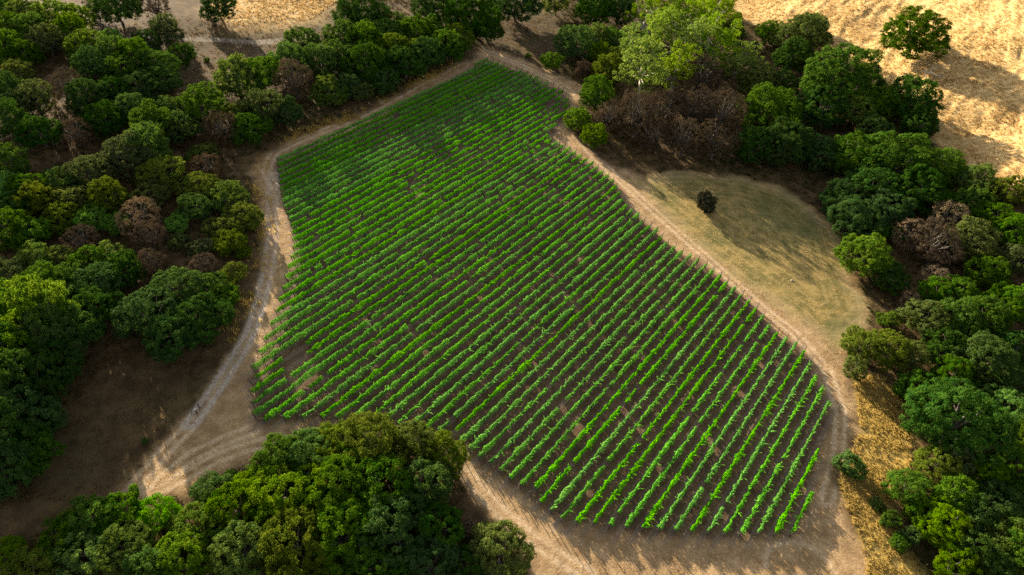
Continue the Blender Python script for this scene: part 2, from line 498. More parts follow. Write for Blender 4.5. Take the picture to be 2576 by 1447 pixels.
c = g.mix(g.attr('m_gold'), c, gold)
c = g.mix(g.attr('m_yel'), c, yel)
c = g.mix(g.attr('m_out'), c, dirt)
clear = g.mix(g.math('MULTIPLY', g.attr('m_track'), 0.6), clear, (0.42, 0.32, 0.18))
c = g.mix(g.attr('m_clear'), c, clear)
c = g.mix(g.attr('m_vine'), c, floor_c)
c = g.mix(g.math('MULTIPLY', strip, g.attr('m_strip')), c, g.mix(n_mid, (0.15, 0.122, 0.10), (0.26, 0.215, 0.175)))
c = g.mix(g.math('MULTIPLY', g.attr('m_gravel'), 0.85), c, g.mix(g.ramp(n_fin, 0.4, 0.7), (0.33, 0.29, 0.25), (0.52, 0.47, 0.41)))
c = g.mix(g.ramp(n_fin, 0.25, 0.5, 0.35, 0.0), c, (0.03, 0.02, 0.012))
bs = g.node('ShaderNodeBsdfPrincipled')
g.put(bs.inputs['Base Color'], c)
bs.inputs['Roughness'].default_value = 0.95
bs.inputs['Specular IOR Level'].default_value = 0.1
bmp = g.node('ShaderNodeBump')
bmp.inputs['Strength'].default_value = 0.55
bmp.inputs['Distance'].default_value = 0.5
hgt = g.math('ADD', g.math('MULTIPLY', n_tuft, 0.5), g.math('MULTIPLY', g.math('MULTIPLY', n_comb, g.attr('m_gold')), 1.3))
g.put(bmp.inputs['Height'], hgt)
g.l.new(bmp.outputs[0], bs.inputs['Normal'])
g.l.new(bs.outputs[0], g.out.inputs[0])
GROUND = g.mat

nx, ny = len(xs), len(ys)
idx = np.arange(nx * ny).reshape(ny, nx)
QF = np.stack([idx[:-1, :-1], idx[:-1, 1:], idx[1:, 1:], idx[1:, :-1]], -1).reshape(-1, 4)
GV = np.stack([GP[:, 0], GP[:, 1], GZ], 1)
reg = np.zeros(len(GP), int)
reg[D_gold > 0] = 1
reg[D_out > 0] = 2
reg[D_clear > 0] = 3
reg[D_vine > -0.6] = 4
reg[(D_far > -2.0)] = 5
reg[(D_gravel < 2.2) & (reg != 4)] = 6
fr_ = reg[QF[:, 0]]
for k, nm in enumerate(('ground', 'grass_hillside', 'dirt_road', 'mown_clearing', 'vineyard_ground', 'far_track', 'gravel_track')):
    F = QF[fr_ == k]
    u, inv = np.unique(F.ravel(), return_inverse=True)
    me = mesh_np(nm, GV[u], inv.reshape(-1, 4), GROUND, {a: v[u] for a, v in att.items()}, True)
    tag(obj(nm, me), kind='structure')

# ------------------------------------------------------------------ vines
OFF = VINE @ ROW_PERP
ALONG = VINE @ ROW_DIR
ROW_LO, ROW_HI = OFF.min() + 0.6, OFF.max() - 0.5
N_ROWS = 68
SPACING = (ROW_HI - ROW_LO) / (N_ROWS - 1)
SPACING_SLOT['div'].inputs[1].default_value = SPACING
SPACING_SLOT['add'].inputs[1].default_value = -ROW_LO + 0.5 * SPACING + 200 * SPACING
ORD1 = ['', 'first', 'second', 'third', 'fourth', 'fifth', 'sixth', 'seventh', 'eighth', 'ninth', 'tenth', 'eleventh', 'twelfth', 'thirteenth', 'fourteenth', 'fifteenth', 'sixteenth', 'seventeenth', 'eighteenth', 'nineteenth']
TENS = {2: 'twent', 3: 'thirt', 4: 'fort', 5: 'fift', 6: 'sixt'}


def ordinal(n):
    if n < 20:
        return ORD1[n]
    t = TENS[n // 10]
    return t + 'ieth' if n % 10 == 0 else t + 'y-' + ORD1[n % 10]


def row_span(off):
    hits = []
    n = len(VINE)
    for i in range(n):
        o1, o2 = OFF[i] - off, OFF[(i + 1) % n] - off
        if (o1 > 0) != (o2 > 0):
            t = o1 / (o1 - o2)
            hits.append(ALONG[i] * (1 - t) + ALONG[(i + 1) % n] * t)
    return (min(hits), max(hits)) if len(hits) > 1 else None


def P3(off, t):
    off, t = np.asarray(off, float), np.asarray(t, float)
    x = off * ROW_PERP[0] + t * ROW_DIR[0]
    y = off * ROW_PERP[1] + t * ROW_DIR[1]
    return np.stack([x, y, T(x, y)], -1)


post_V, post_F = tube_np([(np.array([[0, 0, -0.2], [0, 0, 1.0], [0, 0, 1.95]]), [0.05, 0.05, 0.045])], 6)
post_me = mesh_np('post', post_V, post_F, MATS['post'])
epost_V, epost_F = tube_np([(np.array([[0, 0, -0.2], [0, 0, 1.0], [0, 0, 2.25]]), [0.085, 0.085, 0.08])], 6)
epost_me = mesh_np('end_post', epost_V, epost_F, MATS['post'])


def build_row(k):
    off = ROW_LO + k * SPACING
    sp = row_span(off)
    if sp is None:
        return
    t0, t1 = sp[0] + 0.3, sp[1] - 0.3
    L = t1 - t0
    if L < 3:
        return
    rng = np.random.default_rng(100 + k)
    base = P3(off, t0)
    root = obj('vine_row', None, None, base)
    n_from = N_ROWS - k
    if k < 14:
        look = 'dark green vine row in the tree shade' if k < 9 else 'half shaded green vine row near the apex'
    elif L < 25:
        look = 'short sunlit vine row'
    else:
        look = 'long bright green vine row'
    tag(root, f'{look}, {ordinal(n_from)} counting up from the lower right corner', 'vine row', 'vine rows of the vineyard block')
    # vine positions and vigour along the row
    vt = np.arange(t0 + 0.5, t1 - 0.2, 1.5)
    gone = rng.random(len(vt)) < 0.025
    if 25 <= k <= 28:
        fr = (vt - t0) / L
        gone |= (fr > 0.06) & (fr < {25: 0.07, 26: 0.12, 27: 0.12, 28: 0.08}[k])
    if k < 22:                                            # thin vines near the right end of the upper rows
        gone |= (vt > t1 - 16) & (rng.random(len(vt)) < 0.30 * (k > 9))
    alive = vt[~gone]
    if len(alive) == 0:
        return
    knots = np.linspace(t0 - 2, t1 + 2, int(L / 2.2) + 4)
    hk = rng.normal(0, 1, len(knots))
    wk = rng.normal(0, 1, len(knots))

    def vig(t):
        return np.interp(t, knots, hk)
    # hedge-like wall of leaves, vine by vine
    per = 240
    pv = rng.normal(0, 0.17, len(alive))
    n = len(alive) * per
    tt = np.repeat(alive, per) + rng.uniform(-0.95, 0.95, n) * (1 - 0.32 * k / N_ROWS)
    tt = np.clip(tt, t0 + 0.05, t1 - 0.05)
    th = rng.uniform(-0.25 * np.pi, 1.25 * np.pi, n)
    vg = vig(tt)
    patch = 1 + 0.55 * vnoise(tt * 1.0, off + 0 * tt, 17, 31) + pv[np.repeat(np.arange(len(alive)), per)]
    vigour = (1.20 - 0.50 * k / N_ROWS) * patch
    hw = np.clip(0.35 * vigour + 0.11 * np.interp(tt, knots, wk), 0.18, 0.7)
    hh = np.clip(0.56 * vigour + 0.12 * vg, 0.22, 0.9)
    rr = rng.uniform(0.6, 1.08, n)
    cross = np.cos(th) * hw * rr
    zz = 1.22 - 0.10 * (1 - k / N_ROWS) + 0.06 * vg + np.sin(th) * hh * rr
    lump = np.sin(tt * 4.1 + k) * 0.06 + np.sin(tt * 2.3 + 2 * k) * 0.06
    cross += lump
    Pm = P3(off + cross, tt)
    Pm[:, 2] += zz
    Nn = np.stack([np.cos(th) * ROW_PERP[0], np.cos(th) * ROW_PERP[1], np.sin(th) * 0.9 + 0.15], 1)
    size = rng.uniform(0.13, 0.23, n)
    # loose shoots standing out of the wall, leaning with the breeze
    ns = int(len(alive) * 2.3)
    st = rng.choice(alive, ns) + rng.uniform(-0.75, 0.75, ns)
    st = np.clip(st, t0, t1)
    clus = np.interp(st, knots, np.abs(wk))
    ln = rng.uniform(0.35, 1.0, ns) * (0.65 + 0.55 * clus)
    sd = rng.normal(0.45, 0.75, ns)
    ang_along = rng.normal(0.15, 0.6, ns)
    up = rng.uniform(0.0, 0.9, ns)
    D = np.stack([ROW_PERP[0] * sd + ROW_DIR[0] * ang_along, ROW_PERP[1] * sd + ROW_DIR[1] * ang_along, up], 1)
    D /= np.linalg.norm(D, axis=1)[:, None] + 1e-9
    q = 9
    S0 = P3(off + rng.normal(0, 0.12, ns), st)
    S0[:, 2] += 1.45 + 0.1 * vig(st)
    f = np.linspace(0.15, 1.0, q)
    SP = S0[:, None, :] + D[:, None, :] * (ln[:, None] * f)[:, :, None]
    SP[:, :, 2] -= (f ** 2)[None, :] * 0.18 * ln[:, None]
    SP = SP.reshape(-1, 3) + rng.normal(0, 0.035, (ns * q, 3))
    SN = np.tile(np.array([[0, 0, 1.0]]), (ns * q, 1))
    P = np.concatenate([Pm, SP]) - base
    Nn = np.concatenate([Nn, SN])
    size = np.concatenate([size, np.tile(np.linspace(0.24, 0.13, q), ns)])
    V, F = leaves_np(P, Nn, size, rng, 0.8, 0.38)
    tint = np.clip(np.concatenate([rng.normal(0.38, 0.22, n) + 0.12 * np.sin(th) + 0.5 * pv[np.repeat(np.arange(len(alive)), per)], rng.normal(0.9, 0.15, ns * q)]), 0, 1)  # sunlit row tops and shoots painted lighter, lower leaves darker
    me = mesh_np('foliage', V, F, MATS['vine'], {'tint': np.repeat(tint, 4)})
    obj('foliage', me, root)
    # cordon with the trunks that carry it: one woody body
    ct = np.linspace(t0 + 0.1, t1 - 0.1, max(3, int(L / 0.8)))
    cp = P3(off + rng.normal(0, 0.02, len(ct)), ct) - base
    cp[:, 2] += 0.92 + rng.normal(0, 0.015, len(ct))
    paths = [(cp, np.full(len(ct), 0.03))]
    for t in alive:
        b = P3(off, t) - base
        paths.append((np.array([b + (0, 0, -0.1), b + (0.02, 0.01, 0.45), b + (0, 0, 0.93)]), [0.045, 0.036, 0.032]))
    V, F = tube_np(paths, 4)
    obj('cordon', mesh_np('cordon', V, F, MATS['vine_wood']), root)
    # posts
    for t, lean in ((t0, -1), (t1, 1)):
        e = obj('end_post', epost_me, root, P3(off, t) - base)
        ax = Vector((ROW_DIR[0] * lean * 0.22, ROW_DIR[1] * lean * 0.22, 1)).normalized()
        e.rotation_euler = ax.to_track_quat('Z', 'Y').to_euler()
    for t in np.arange(t0 + 7.5, t1 - 4, 7.5):
        obj('trellis_post', post_me, root, P3(off, t) - base)


for k in range(N_ROWS):
    build_row(k)


# ------------------------------------------------------------------ tree prototypes
def make_crown(R, rng, flat=0.78, n_lobe=13, leaf=0.30, clump=0.62, per=46, dens=1.25, open_=0.0, lobe=(0.30, 0.46), drop=-0.25, jitter=(0.80, 1.12), core=0.70):
    cs, rs = [], []
    st = np.array([rng.uniform(0.85, 1.2), rng.uniform(0.85, 1.2), 1.0])
    for i in range(n_lobe):
        for _ in range(30):
            d = rng.normal(0, 1, 3)
            d /= np.linalg.norm(d)
            if d[2] < drop:
                continue
            lr = rng.uniform(*lobe) * R
            c = d * (R - lr) * np.array([1, 1, flat]) * st * rng.uniform(*jitter)
            if all(np.linalg.norm(c - q) > 0.55 * (lr + w) * 0.75 for q, w in zip(cs, rs)):
                break
        cs.append(c)
        rs.append(lr)
    cs.append(np.array([0, 0, 0.05 * R]))
    rs.append(core * R * min(flat, 1.0))
    cs, rs = np.array(cs), np.array(rs)
    CP, CN = [], []
    for c, r in zip(cs, rs):
        m = int(4 * np.pi * r * r / (np.pi * clump * clump) * dens * (1 - open_))
        d = rng.normal(0, 1, (m, 3))
        d /= np.linalg.norm(d, axis=1)[:, None]
        p = c + d * r * np.array([1, 1, 0.85]) * rng.uniform(0.80, 1.10, (m, 1))
        CP.append(p)
        CN.append(d)
    CP, CN = np.concatenate(CP), np.concatenate(CN)
    dist = np.linalg.norm(CP[:, None, :] - cs[None], axis=2) / rs[None]
    keep = (dist < 0.80).sum(1) == 0
    keep &= CP[:, 2] > -0.62 * R * flat
    CP, CN = CP[keep], CN[keep]
    m = len(CP)
    cr = clump * rng.uniform(0.65, 1.25, m)
    q = rng.normal(0, 1, (m, per, 3))
    q /= np.linalg.norm(q, axis=2)[:, :, None]
    q[:, :, 2] = np.where(q[:, :, 2] < -0.35, -q[:, :, 2], q[:, :, 2])
    P = CP[:, None, :] + q * (cr[:, None] * rng.uniform(0.55, 1.05, (m, per)))[:, :, None] * np.array([1, 1, 0.8])
    N = q * 0.8 + CN[:, None, :] * 0.55 + np.array([0, 0, 0.25])
    tint = np.clip(rng.normal(0.45, 0.24, m)[:, None] + rng.normal(0, 0.14, (m, per)), 0, 1)
    P, N = P.reshape(-1, 3), N.reshape(-1, 3)
    V, F = leaves_np(P, N, rng.uniform(0.65, 1.3, len(P)) * leaf, rng, 0.62, 0.42)
    return V, F, np.repeat(tint.ravel(), 4), cs, rs


def make_trunk(R, zc, cs, rs, rng, thick=0.055, bend=0.12, n_limb=7, pokes=0.55):
    r0 = max(0.10, thick * R)
    fork = np.array([rng.normal(0, bend) * R * 0.4, rng.normal(0, bend) * R * 0.4, zc * 0.45])
    paths = [(np.array([[0, 0, -0.6], [0, 0, 0], fork * (0.4, 0.4, 0.55), fork]), [r0 * 1.35, r0 * 1.15, r0 * 0.95, r0 * 0.85])]
    order = rng.permutation(len(cs) - 1)[:n_limb]
    for i in order:
        tip = cs[i] + np.array([0, 0, zc]) + np.array([0, 0, pokes * rs[i]])
        mid = fork * 0.55 + tip * 0.45 + rng.normal(0, 0.06 * R, 3)
        mid2 = fork * 0.2 + tip * 0.8 + rng.normal(0, 0.05 * R, 3)
        paths.append((np.array([fork - (0, 0, 0.1), mid, mid2, tip]), [r0 * 0.62, r0 * 0.42, r0 * 0.24, r0 * 0.07]))
    return tube_np(paths, 6)


PROTO = {}


def proto(key, n, R, zc_k, trunk_mat, **kw):
    tk = {k: kw.pop(k) for k in ('thick', 'bend', 'n_limb', 'pokes') if k in kw}
    L = []
    for i in range(n):
        rng = np.random.default_rng(abs(hash_(key)) % 9999 + i * 31)
        V, F, tint, cs, rs = make_crown(R, rng, **kw)
        zc = zc_k * R
        V = V + np.array([0, 0, zc])
        cm = mesh_np('crown', V, F, MATS['oak'], {'tint': tint})
        TV, TF = make_trunk(R, zc, cs, rs, rng, **tk)
        tm = mesh_np('trunk', TV, TF, MATS[trunk_mat], None, True)
        L.append((cm, tm))
    PROTO[key] = (L, R, zc_k)


def hash_(s):
    h = 7
    for ch in s:
        h = (h * 31 + ord(ch)) % 100003
    return h


proto('large', 5, 7.5, 0.70, 'bark', n_lobe=30, leaf=0.24, clump=0.62, per=52, lobe=(0.18, 0.36), drop=-0.55, flat=0.78)
proto('medium', 6, 5.5, 0.72, 'bark', n_lobe=22, leaf=0.23, clump=0.54, per=48, lobe=(0.20, 0.40), drop=-0.55, flat=0.84)
proto('small', 4, 3.2, 0.70, 'bark', n_lobe=14, leaf=0.19, clump=0.42, per=42, lobe=(0.24, 0.44), drop=-0.5, flat=0.88)
proto('bush', 3, 2.2, 0.48, 'bark', n_lobe=12, leaf=0.16, clump=0.30, per=34, flat=0.80, lobe=(0.26, 0.42), drop=-0.5)
proto('gum', 3, 6.0, 1.10, 'pale_bark', n_lobe=22, leaf=0.25, clump=0.55, per=30, flat=1.15, open_=0.25, lobe=(0.16, 0.30), drop=-0.7, thick=0.055, n_limb=13, pokes=0.3, bend=0.9, jitter=(0.72, 1.2), core=0.45)
proto('bare', 3, 5.0, 0.75, 'bark', n_lobe=18, leaf=0.18, clump=0.46, per=20, open_=0.12, n_limb=18, pokes=0.7, drop=-0.5, core=0.5, thick=0.06)

KIND = {  # kind: (object name, category, material)
    'o': ('broadleaf_tree', 'tree', 'oak'), 'b': ('broadleaf_tree', 'tree', 'bright'), 'l': ('broadleaf_tree', 'tree', 'olive'), 'd': ('broadleaf_tree', 'tree', 'dark'),
    'v': ('broadleaf_tree', 'tree', 'vivid'), 'y': ('broadleaf_tree', 'tree', 'grey'), 'e': ('gum_tree', 'tree', 'gum'), 'n': ('dead_tree', 'tree', 'brown'), 't': ('dead_tree', 'tree', 'tan'),
    'O': ('bush', 'bush', 'oak'), 'B': ('bush', 'bush', 'bright'), 'D': ('bush', 'bush', 'dark'), 'N': ('bush', 'bush', 'brown'), 'T': ('bush', 'bush', 'tan'), 'L': ('bush', 'bush', 'olive'), 'K': ('bush', 'bush', 'dusk'),
}
cnt = {}


def tree(px, py, r, kind, label, group=None):
    name, cat, mat = KIND[kind]
    if px < 200 and py > 810 and py < 1250:
        r *= 1.4
    depth_guess = at(px, py)[1]
    R = r * depth_guess / FPX
    for _ in range(6):
        if cat == 'bush':
            key = 'bush' if R < 3.5 else 'small'
        elif kind == 'e':
            key = 'gum'
        elif kind in 'nt':
            key = 'bare'
        else:
            key = 'large' if R > 6.3 else ('medium' if R > 3.9 else 'small')
        zk = PROTO[key][2]
        p, t = at(px, py, zk * R)
        R = r * t / FPX
    L, PR, zk = PROTO[key]
    R *= ((1.15 if px < 430 or py < 340 else 1.0) if px < 1260 and py < 960 else 1.08) if cat == 'tree' else 1.0
    i = cnt.get(key, 0)
    cnt[key] = i + 1
    cm, tm = L[i % len(L)]
    base = np.array([p[0], p[1], float(T(p[0], p[1]))])
    root = obj(name, None, None, base)
    s = R / PR
    root.rotation_euler = (0, 0, random.uniform(0, 6.28))
    root.scale = (s * random.uniform(0.94, 1.1), s * random.uniform(0.94, 1.1), s * random.uniform(0.88, 1.18))
    c = obj('crown', cm, root)
    c.material_slots[0].link = 'OBJECT'
    c.material_slots[0].material = MATS[mat]
    obj('trunk', tm, root)
    if kind == 'n' and px > 1500 and py > 200 and py < 400:
        root.scale.z *= 1.45
        root.scale.x *= 1.12
        root.scale.y *= 1.12
    if 430 < px < 660 and 360 < py < 760:
        root.scale.z *= 0.78
    if px < 200 and py > 810 and py < 1250:
        root.scale.z *= 1.6
    if kind == 'K':
        root.scale = (s * 1.0, s * 1.0, s * 1.2)
    tag(root, label, cat, group)
    return root


GA, GB, GC = 'trees of the far left wood', 'trees of the belt along the upper left road', 'trees of the left wood beside the gravel track'
GD, GE, GF, GG = 'trees at the bottom left corner', 'trees of the right hand wood', 'trees of the grove right of the apex', 'oaks edging the golden hillside'
TREES = [
 # far left wood, above the dark hollow
 (18, 22, 34, 'o', 'green oak in the top left corner of the wood', GA),
 (66, 34, 36, 'b', 'pale green oak second from the top left corner', GA),
 (136, 40, 44, 'b', 'light green broad oak in the top row of the far left wood', GA),
 (196, 50, 36, 'b', 'light green oak at the right end of the top row', GA),
 (18, 78, 42, 'o', 'mid green oak at the left edge below the corner tree', GA),
 (78, 78, 42, 'o', 'mid green oak below the pale second corner oak', GA),
 (176, 84, 38, 'b', 'light green oak just below the end of the top row', GA),
 (214, 118, 42, 'b', 'light green oak nearest the left end of the far track', GA),
 (276, 102, 27, 'v', 'small vivid green round tree just below the far track', GA),
 (120, 112, 40, 'y', 'sparse grey green tree with dark trunk inside the far left wood', GA),
 (288, 140, 40, 'o', 'green oak right below the small vivid tree by the far track', GA),
 (338, 154, 42, 'o', 'green domed oak in the middle of the sunlit clump', GA),
 (398, 170, 44, 'o', 'rounded oak at the right end of the sunlit clump', GA),
 (414, 206, 36, 'o', 'low green oak under the right end of the sunlit clump', GA),
 (300, 184, 38, 'o', 'dark green oak below the domed oak of the sunlit clump', GA),
 (238, 168, 42, 'd', 'dark shaded oak left of the sunlit clump', GA),
 (20, 130, 40, 'o', 'green oak third down the left edge', GA),
 (64, 146, 36, 'o', 'green oak with bare ground to its right in the far left wood', GA),
 (46, 188, 34, 'l', 'olive green small crowned oak above the dark hollow', GA),
 (24, 246, 54, 'd', 'wide dark oak on the left edge of the shaded hollow', GA),
 (88, 256, 46, 'y', 'shaded grey tree with bare upper twigs in the hollow', GA),
 (168, 222, 40, 'n', 'brown leafless tree in the middle of the far left wood', GA),
 (224, 252, 42, 'd', 'dark green oak in the centre of the shaded hollow', GA),
 (284, 232, 36, 'd', 'dark oak behind the lower sunlit clump', GA),
 (352, 226, 44, 'd', 'dark oak beneath the rounded oak of the sunlit clump', GA),
 (24, 312, 52, 'd', 'dark oak low on the left edge of the hollow', GA),
 (104, 340, 46, 'd', 'dark oak at the bottom of the shaded hollow', GA),
 (262, 310, 44, 'd', 'dark oak left of the two lobed belt oak', GA),
 (188, 340, 42, 'n', 'brown dead tree on the dry patch of the hollow', GA),
 (296, 26, 48, 'd', 'dark oak above the left end of the far track', GA),
 (388, 22, 40, 'n', 'brown dry tree left of the lone top slope oak', GA),
 (550, 22, 40, 'd', 'dark oak standing alone on the sunny top slope', GA),
 (240, 18, 34, 'n', 'brown dead tree at the top edge beside a dark oak', GA),
 (420, 84, 36, 'y', 'grey shaded tree overhanging the far track', GA),
 (368, 112, 34, 'd', 'dark round tree just below the far track', GA),
 (462, 142, 32, 'D', 'dark blue grey bush on the brown field below the far track', None),
 (521, 151, 9, 'O', 'tiny round bush alone on the brown field', None),
 # belt along the upper left road
 (330, 280, 42, 'o', 'green oak at the left tip of the belt above the hollow', GB),
 (418, 282, 40, 'o', 'green oak second from the left tip of the belt', GB),
 (388, 322, 48, 'o', 'broad two lobed oak in front of the belt left tip', GB),
 (462, 326, 42, 'o', 'green oak in front of the belt beside the two lobed oak', GB),
 (518, 274, 50, 'o', 'dense dark topped oak in the belt with a flat crown', GB),
 (596, 212, 50, 'b', 'bright topped oak at the bend of the belt beside the brown field', GB),
 (660, 200, 44, 'o', 'green oak behind the brown twiggy belt tree', GB),
 (604, 290, 36, 'l', 'olive small oak in the belt left of the grey tree', GB),
 (560, 330, 44, 'n', 'dark brown dead tree in the shade of the belt front', GB),
 (668, 282, 46, 'y', 'grey olive oak in front of the brown twiggy belt tree', GB),
 (632, 328, 44, 'd', 'dark shaded oak on the road side of the belt', GB),
 (742, 216, 50, 'n', 'large brown twiggy tree in the middle of the belt', GB),
 (760, 120, 40, 'o', 'small crowned oak on the field side of the belt', GB),
 (728, 166, 46, 'o', 'oak between the brown twiggy tree and the field', GB),
 (806, 168, 44, 'o', 'green oak above the bright small belt tree', GB),
 (826, 236, 40, 'b', 'bright green small tree in the belt beside the road', GB),
 (720, 282, 38, 'd', 'dark oak under the brown twiggy tree by the road', GB),
 (866, 104, 42, 'o', 'green oak at the end of the far track', GB),
 (911, 42, 58, 'd', 'large dark oak closing the far track on the right', GB),
 (986, 66, 42, 'o', 'green oak right of the large dark track oak', GB),
 (922, 116, 44, 'o', 'green oak below the large dark track oak', GB),
 (968, 96, 42, 'o', 'mid green oak in the thick of the belt top', GB),
 (1044, 92, 46, 'o', 'green oak with bright crest in the thick belt', GB),
 (1096, 34, 50, 'd', 'dark tall oak at the top of the belt', GB),
 (1192, 52, 60, 'd', 'big dark oak overhanging the brown apex field', GB),
 (1224, 80, 34, 'd', 'dark low crown at the right edge of the belt', GB),
 (1090, 84, 42, 'o', 'green oak left of the big overhanging dark oak', GB),
 (996, 134, 44, 'b', 'brighter green oak in front of the thick belt', GB),
 (1122, 124, 42, 'o', 'green oak above the road near the vineyard apex', GB),
 (1152, 104, 36, 'b', 'bright topped oak nearest the vineyard apex', GB),
 (1072, 146, 42, 'd', 'dark oak on the road side near the apex', GB),
 (1018, 166, 44, 'd', 'dark oak beside the orange dry grass clump', GB),
 (856, 158, 42, 'o', 'mid green oak left of the belt front', GB),
 (926, 176, 48, 'd', 'dark wide oak at the belt front above the road', GB),
 (908, 236, 26, 'y', 'thin grey green tree standing alone by the road', GB),
 (964, 206, 34, 'd', 'low dark oak right of the thin grey tree', GB),
 (872, 222, 36, 'd', 'dark oak between the bright small tree and the thin grey tree', GB),
 # left wood by the gravel track
 (376, 384, 54, 'o', 'domed oak at the top of the left wood', GC),
 (506, 382, 38, 'y', 'pale silver green tree top above the brown crown', GC),
 (522, 416, 46, 'n', 'brown crowned dry tree at the top corner of the left wood', GC),
 (328, 404, 52, 'y', 'grey green oak left of the domed wood top oak', GC),
 (226, 442, 50, 'y', 'grey green spreading oak on the upper edge of the left wood', GC),
 (150, 464, 46, 'o', 'green oak on the upper edge near the left border', GC),
 (74, 486, 46, 'o', 'green oak above the dry opening on the left border', GC),
 (28, 422, 44, 'o', 'green oak at the left border below the hollow', GC),
 (22, 470, 42, 'v', 'bright green bushy tree at the left border', GC),
 (410, 440, 52, 'l', 'olive oak below the grey green one at the wood top', GC),
 (498, 464, 50, 'l', 'olive wide oak under the brown crowned dry tree', GC),
 (572, 490, 50, 'b', 'yellow green oak beside the gravel track bend', GC),
 (28, 526, 42, 'd', 'dark tree on the left border beside an opening', GC),
 (96, 512, 44, 'l', 'olive oak left of the sunny grass gap', GC),
 (194, 516, 38, 'l', 'olive rounded oak left of the vivid green tree', GC),
 (276, 508, 44, 'l', 'olive oak between the grass gap and the pale brown tree', GC),
 (156, 556, 44, 'l', 'olive low oak below the rounded olive oak', GC),
 (230, 556, 40, 'v', 'vivid green narrow tree left of the pale brown tree', GC),
 (292, 566, 28, 'v', 'vivid green small tree touching the pale brown tree', GC),
 (348, 548, 52, 't', 'pale brown dead crown in the middle of the left wood', GC),
 (378, 602, 42, 'n', 'grey brown dead tree below the pale brown crown', GC),
 (384, 494, 40, 'l', 'olive oak above the pale brown dead crown', GC),
 (486, 522, 50, 'o', 'green wide oak right of the pale brown crown', GC),
 (610, 544, 44, 'l', 'olive oak leaning over the gravel track', GC),
 (448, 560, 32, 'v', 'small vivid green tree with brown ground around it', GC),
 (548, 566, 42, 'l', 'olive oak behind the track side oak', GC),
 (578, 604, 42, 'l', 'olive dry oak above the small track side bush', GC),
 (504, 622, 30, 'y', 'pale silvery small tree in the wood clearing', GC),
 (448, 604, 28, 'y', 'pale grey green small tree left of the silvery tree', GC),
 (508, 664, 38, 'n', 'brown dry tree in the dead patch of the left wood', GC),
 (20, 588, 50, 'o', 'big green oak at the left border mid height', GC),
 (84, 590, 44, 'o', 'green oak right of the big left border oak', GC),
 (204, 614, 42, 'n', 'brown dead tree under the vivid narrow tree', GC),
 (92, 658, 42, 'b', 'bright topped oak near the left border', GC),
 (150, 652, 36, 'l', 'olive oak right of the bright topped border oak', GC),
 (226, 668, 38, 'o', 'green oak left of the light topped small oak', GC),
 (274, 650, 36, 'b', 'light topped small oak in the wood middle', GC),
 (118, 712, 48, 'o', 'green oak with paler top below the olive pair', GC),
 (30, 706, 42, 'y', 'grey green oak with bare branch at the left border', GC),
 (178, 712, 40, 'o', 'green oak in the shaded centre of the left wood', GC),
 (248, 724, 46, 'd', 'dark oak left of the great shaded oak', GC),
 (306, 690, 44, 'd', 'dark oak above the great shaded oak', GC),
 (382, 668, 42, 'n', 'brown shaded tree above the great dark oak', GC),
 (52, 756, 46, 'o', 'green oak above the dark border slope', GC),
 (136, 760, 46, 'o', 'green oak left of the hollow by the bright shrub tree', GC),
 (440, 728, 74, 'o', 'great shaded oak with bright crest near the track', GC),
 (520, 716, 54, 'o', 'oak right of the bright crested great oak', GC),
 (372, 796, 72, 'd', 'great dark oak at the foot of the left wood', GC),
 (504, 808, 70, 'd', 'great dark oak closest to the gravel track', GC),
 (440, 846, 66, 'd', 'dark lowest oak on the brown slope edge', GC),
 (584, 684, 36, 'l', 'olive small tree beside the track and the dirt verge', GC),
 (560, 740, 40, 'o', 'green oak on the verge above the dark great oak', GC),
 (242, 784, 54, 'd', 'very dark oak in the hollow left of the great oaks', GC),
 (132, 826, 50, 'b', 'bright crested oak alone in the dark hollow', GC),
 (194, 846, 40, 'd', 'dark oak touching the bright crested hollow oak', GC),
 (58, 874, 42, 'b', 'light tipped oak low on the left border', GC),
 (22, 834, 44, 'o', 'green oak at the left border beside the hollow', GC),
 (150, 886, 44, 'o', 'green oak below the bright crested hollow oak', GC),
 (66, 932, 48, 'o', 'oak with a bare grey branch low on the left border', GC),
 (18, 922, 42, 'd', 'dark oak low on the left border edge', GC),
 (140, 936, 40, 'd', 'dark oak at the top of the brown slope', GC),
 (34, 982, 46, 'd', 'dark oak left of the brown slope top', GC),
 (92, 994, 48, 'd', 'dark oak where the brown slope starts', GC),
 (24, 1052, 50, 'd', 'dark border oak left of the brown slope', GC),
 (88, 1066, 46, 'd', 'dark oak jutting onto the brown slope', GC),
 (30, 1136, 54, 'd', 'dark low oak at the lower left border', GC),
 (92, 1146, 40, 'd', 'dark rounded oak lowest against the brown slope', GC),
 (16, 1206, 46, 'd', 'dark last oak of the lower left border', GC),
 # bottom left
 (14, 1402, 46, 'b', 'light green oak in the bottom left corner', GD),
 (86, 1440, 56, 'l', 'olive oak at the bottom border beside the corner oak', GD),
 (160, 1356, 54, 'o', 'green oak at the outer left of the bottom trees', GD),
 (236, 1308, 58, 'o', 'rounded oak on the upper left rim of the bottom trees', GD),
 (306, 1300, 62, 'o', 'oak touching the vivid tree on its left', GD),
 (400, 1302, 50, 'v', 'vivid light green tree between two oaks at the bottom left', GD),
 (216, 1404, 66, 'b', 'bright oak at the bottom border below the rounded oak', GD),
 (318, 1386, 70, 'b', 'bright spreading oak below the vivid light green tree', GD),
 (388, 1444, 60, 'o', 'oak on the bottom border under the spreading bright oak', GD),
 (464, 1418, 68, 'b', 'yellow green oak on the bottom border right of the vivid tree', GD),
 (542, 1240, 54, 'o', 'oak at the dirt track edge above the bright middle oaks', GD),
 (577, 1198, 20, 'O', 'small dark green bush on the dirt behind the bottom oaks', None),
 (590, 1288, 70, 'b', 'bright wide oak left of the largest bottom tree', GD),
 (496, 1336, 66, 'b', 'bright oak right of the vivid light green tree', GD),
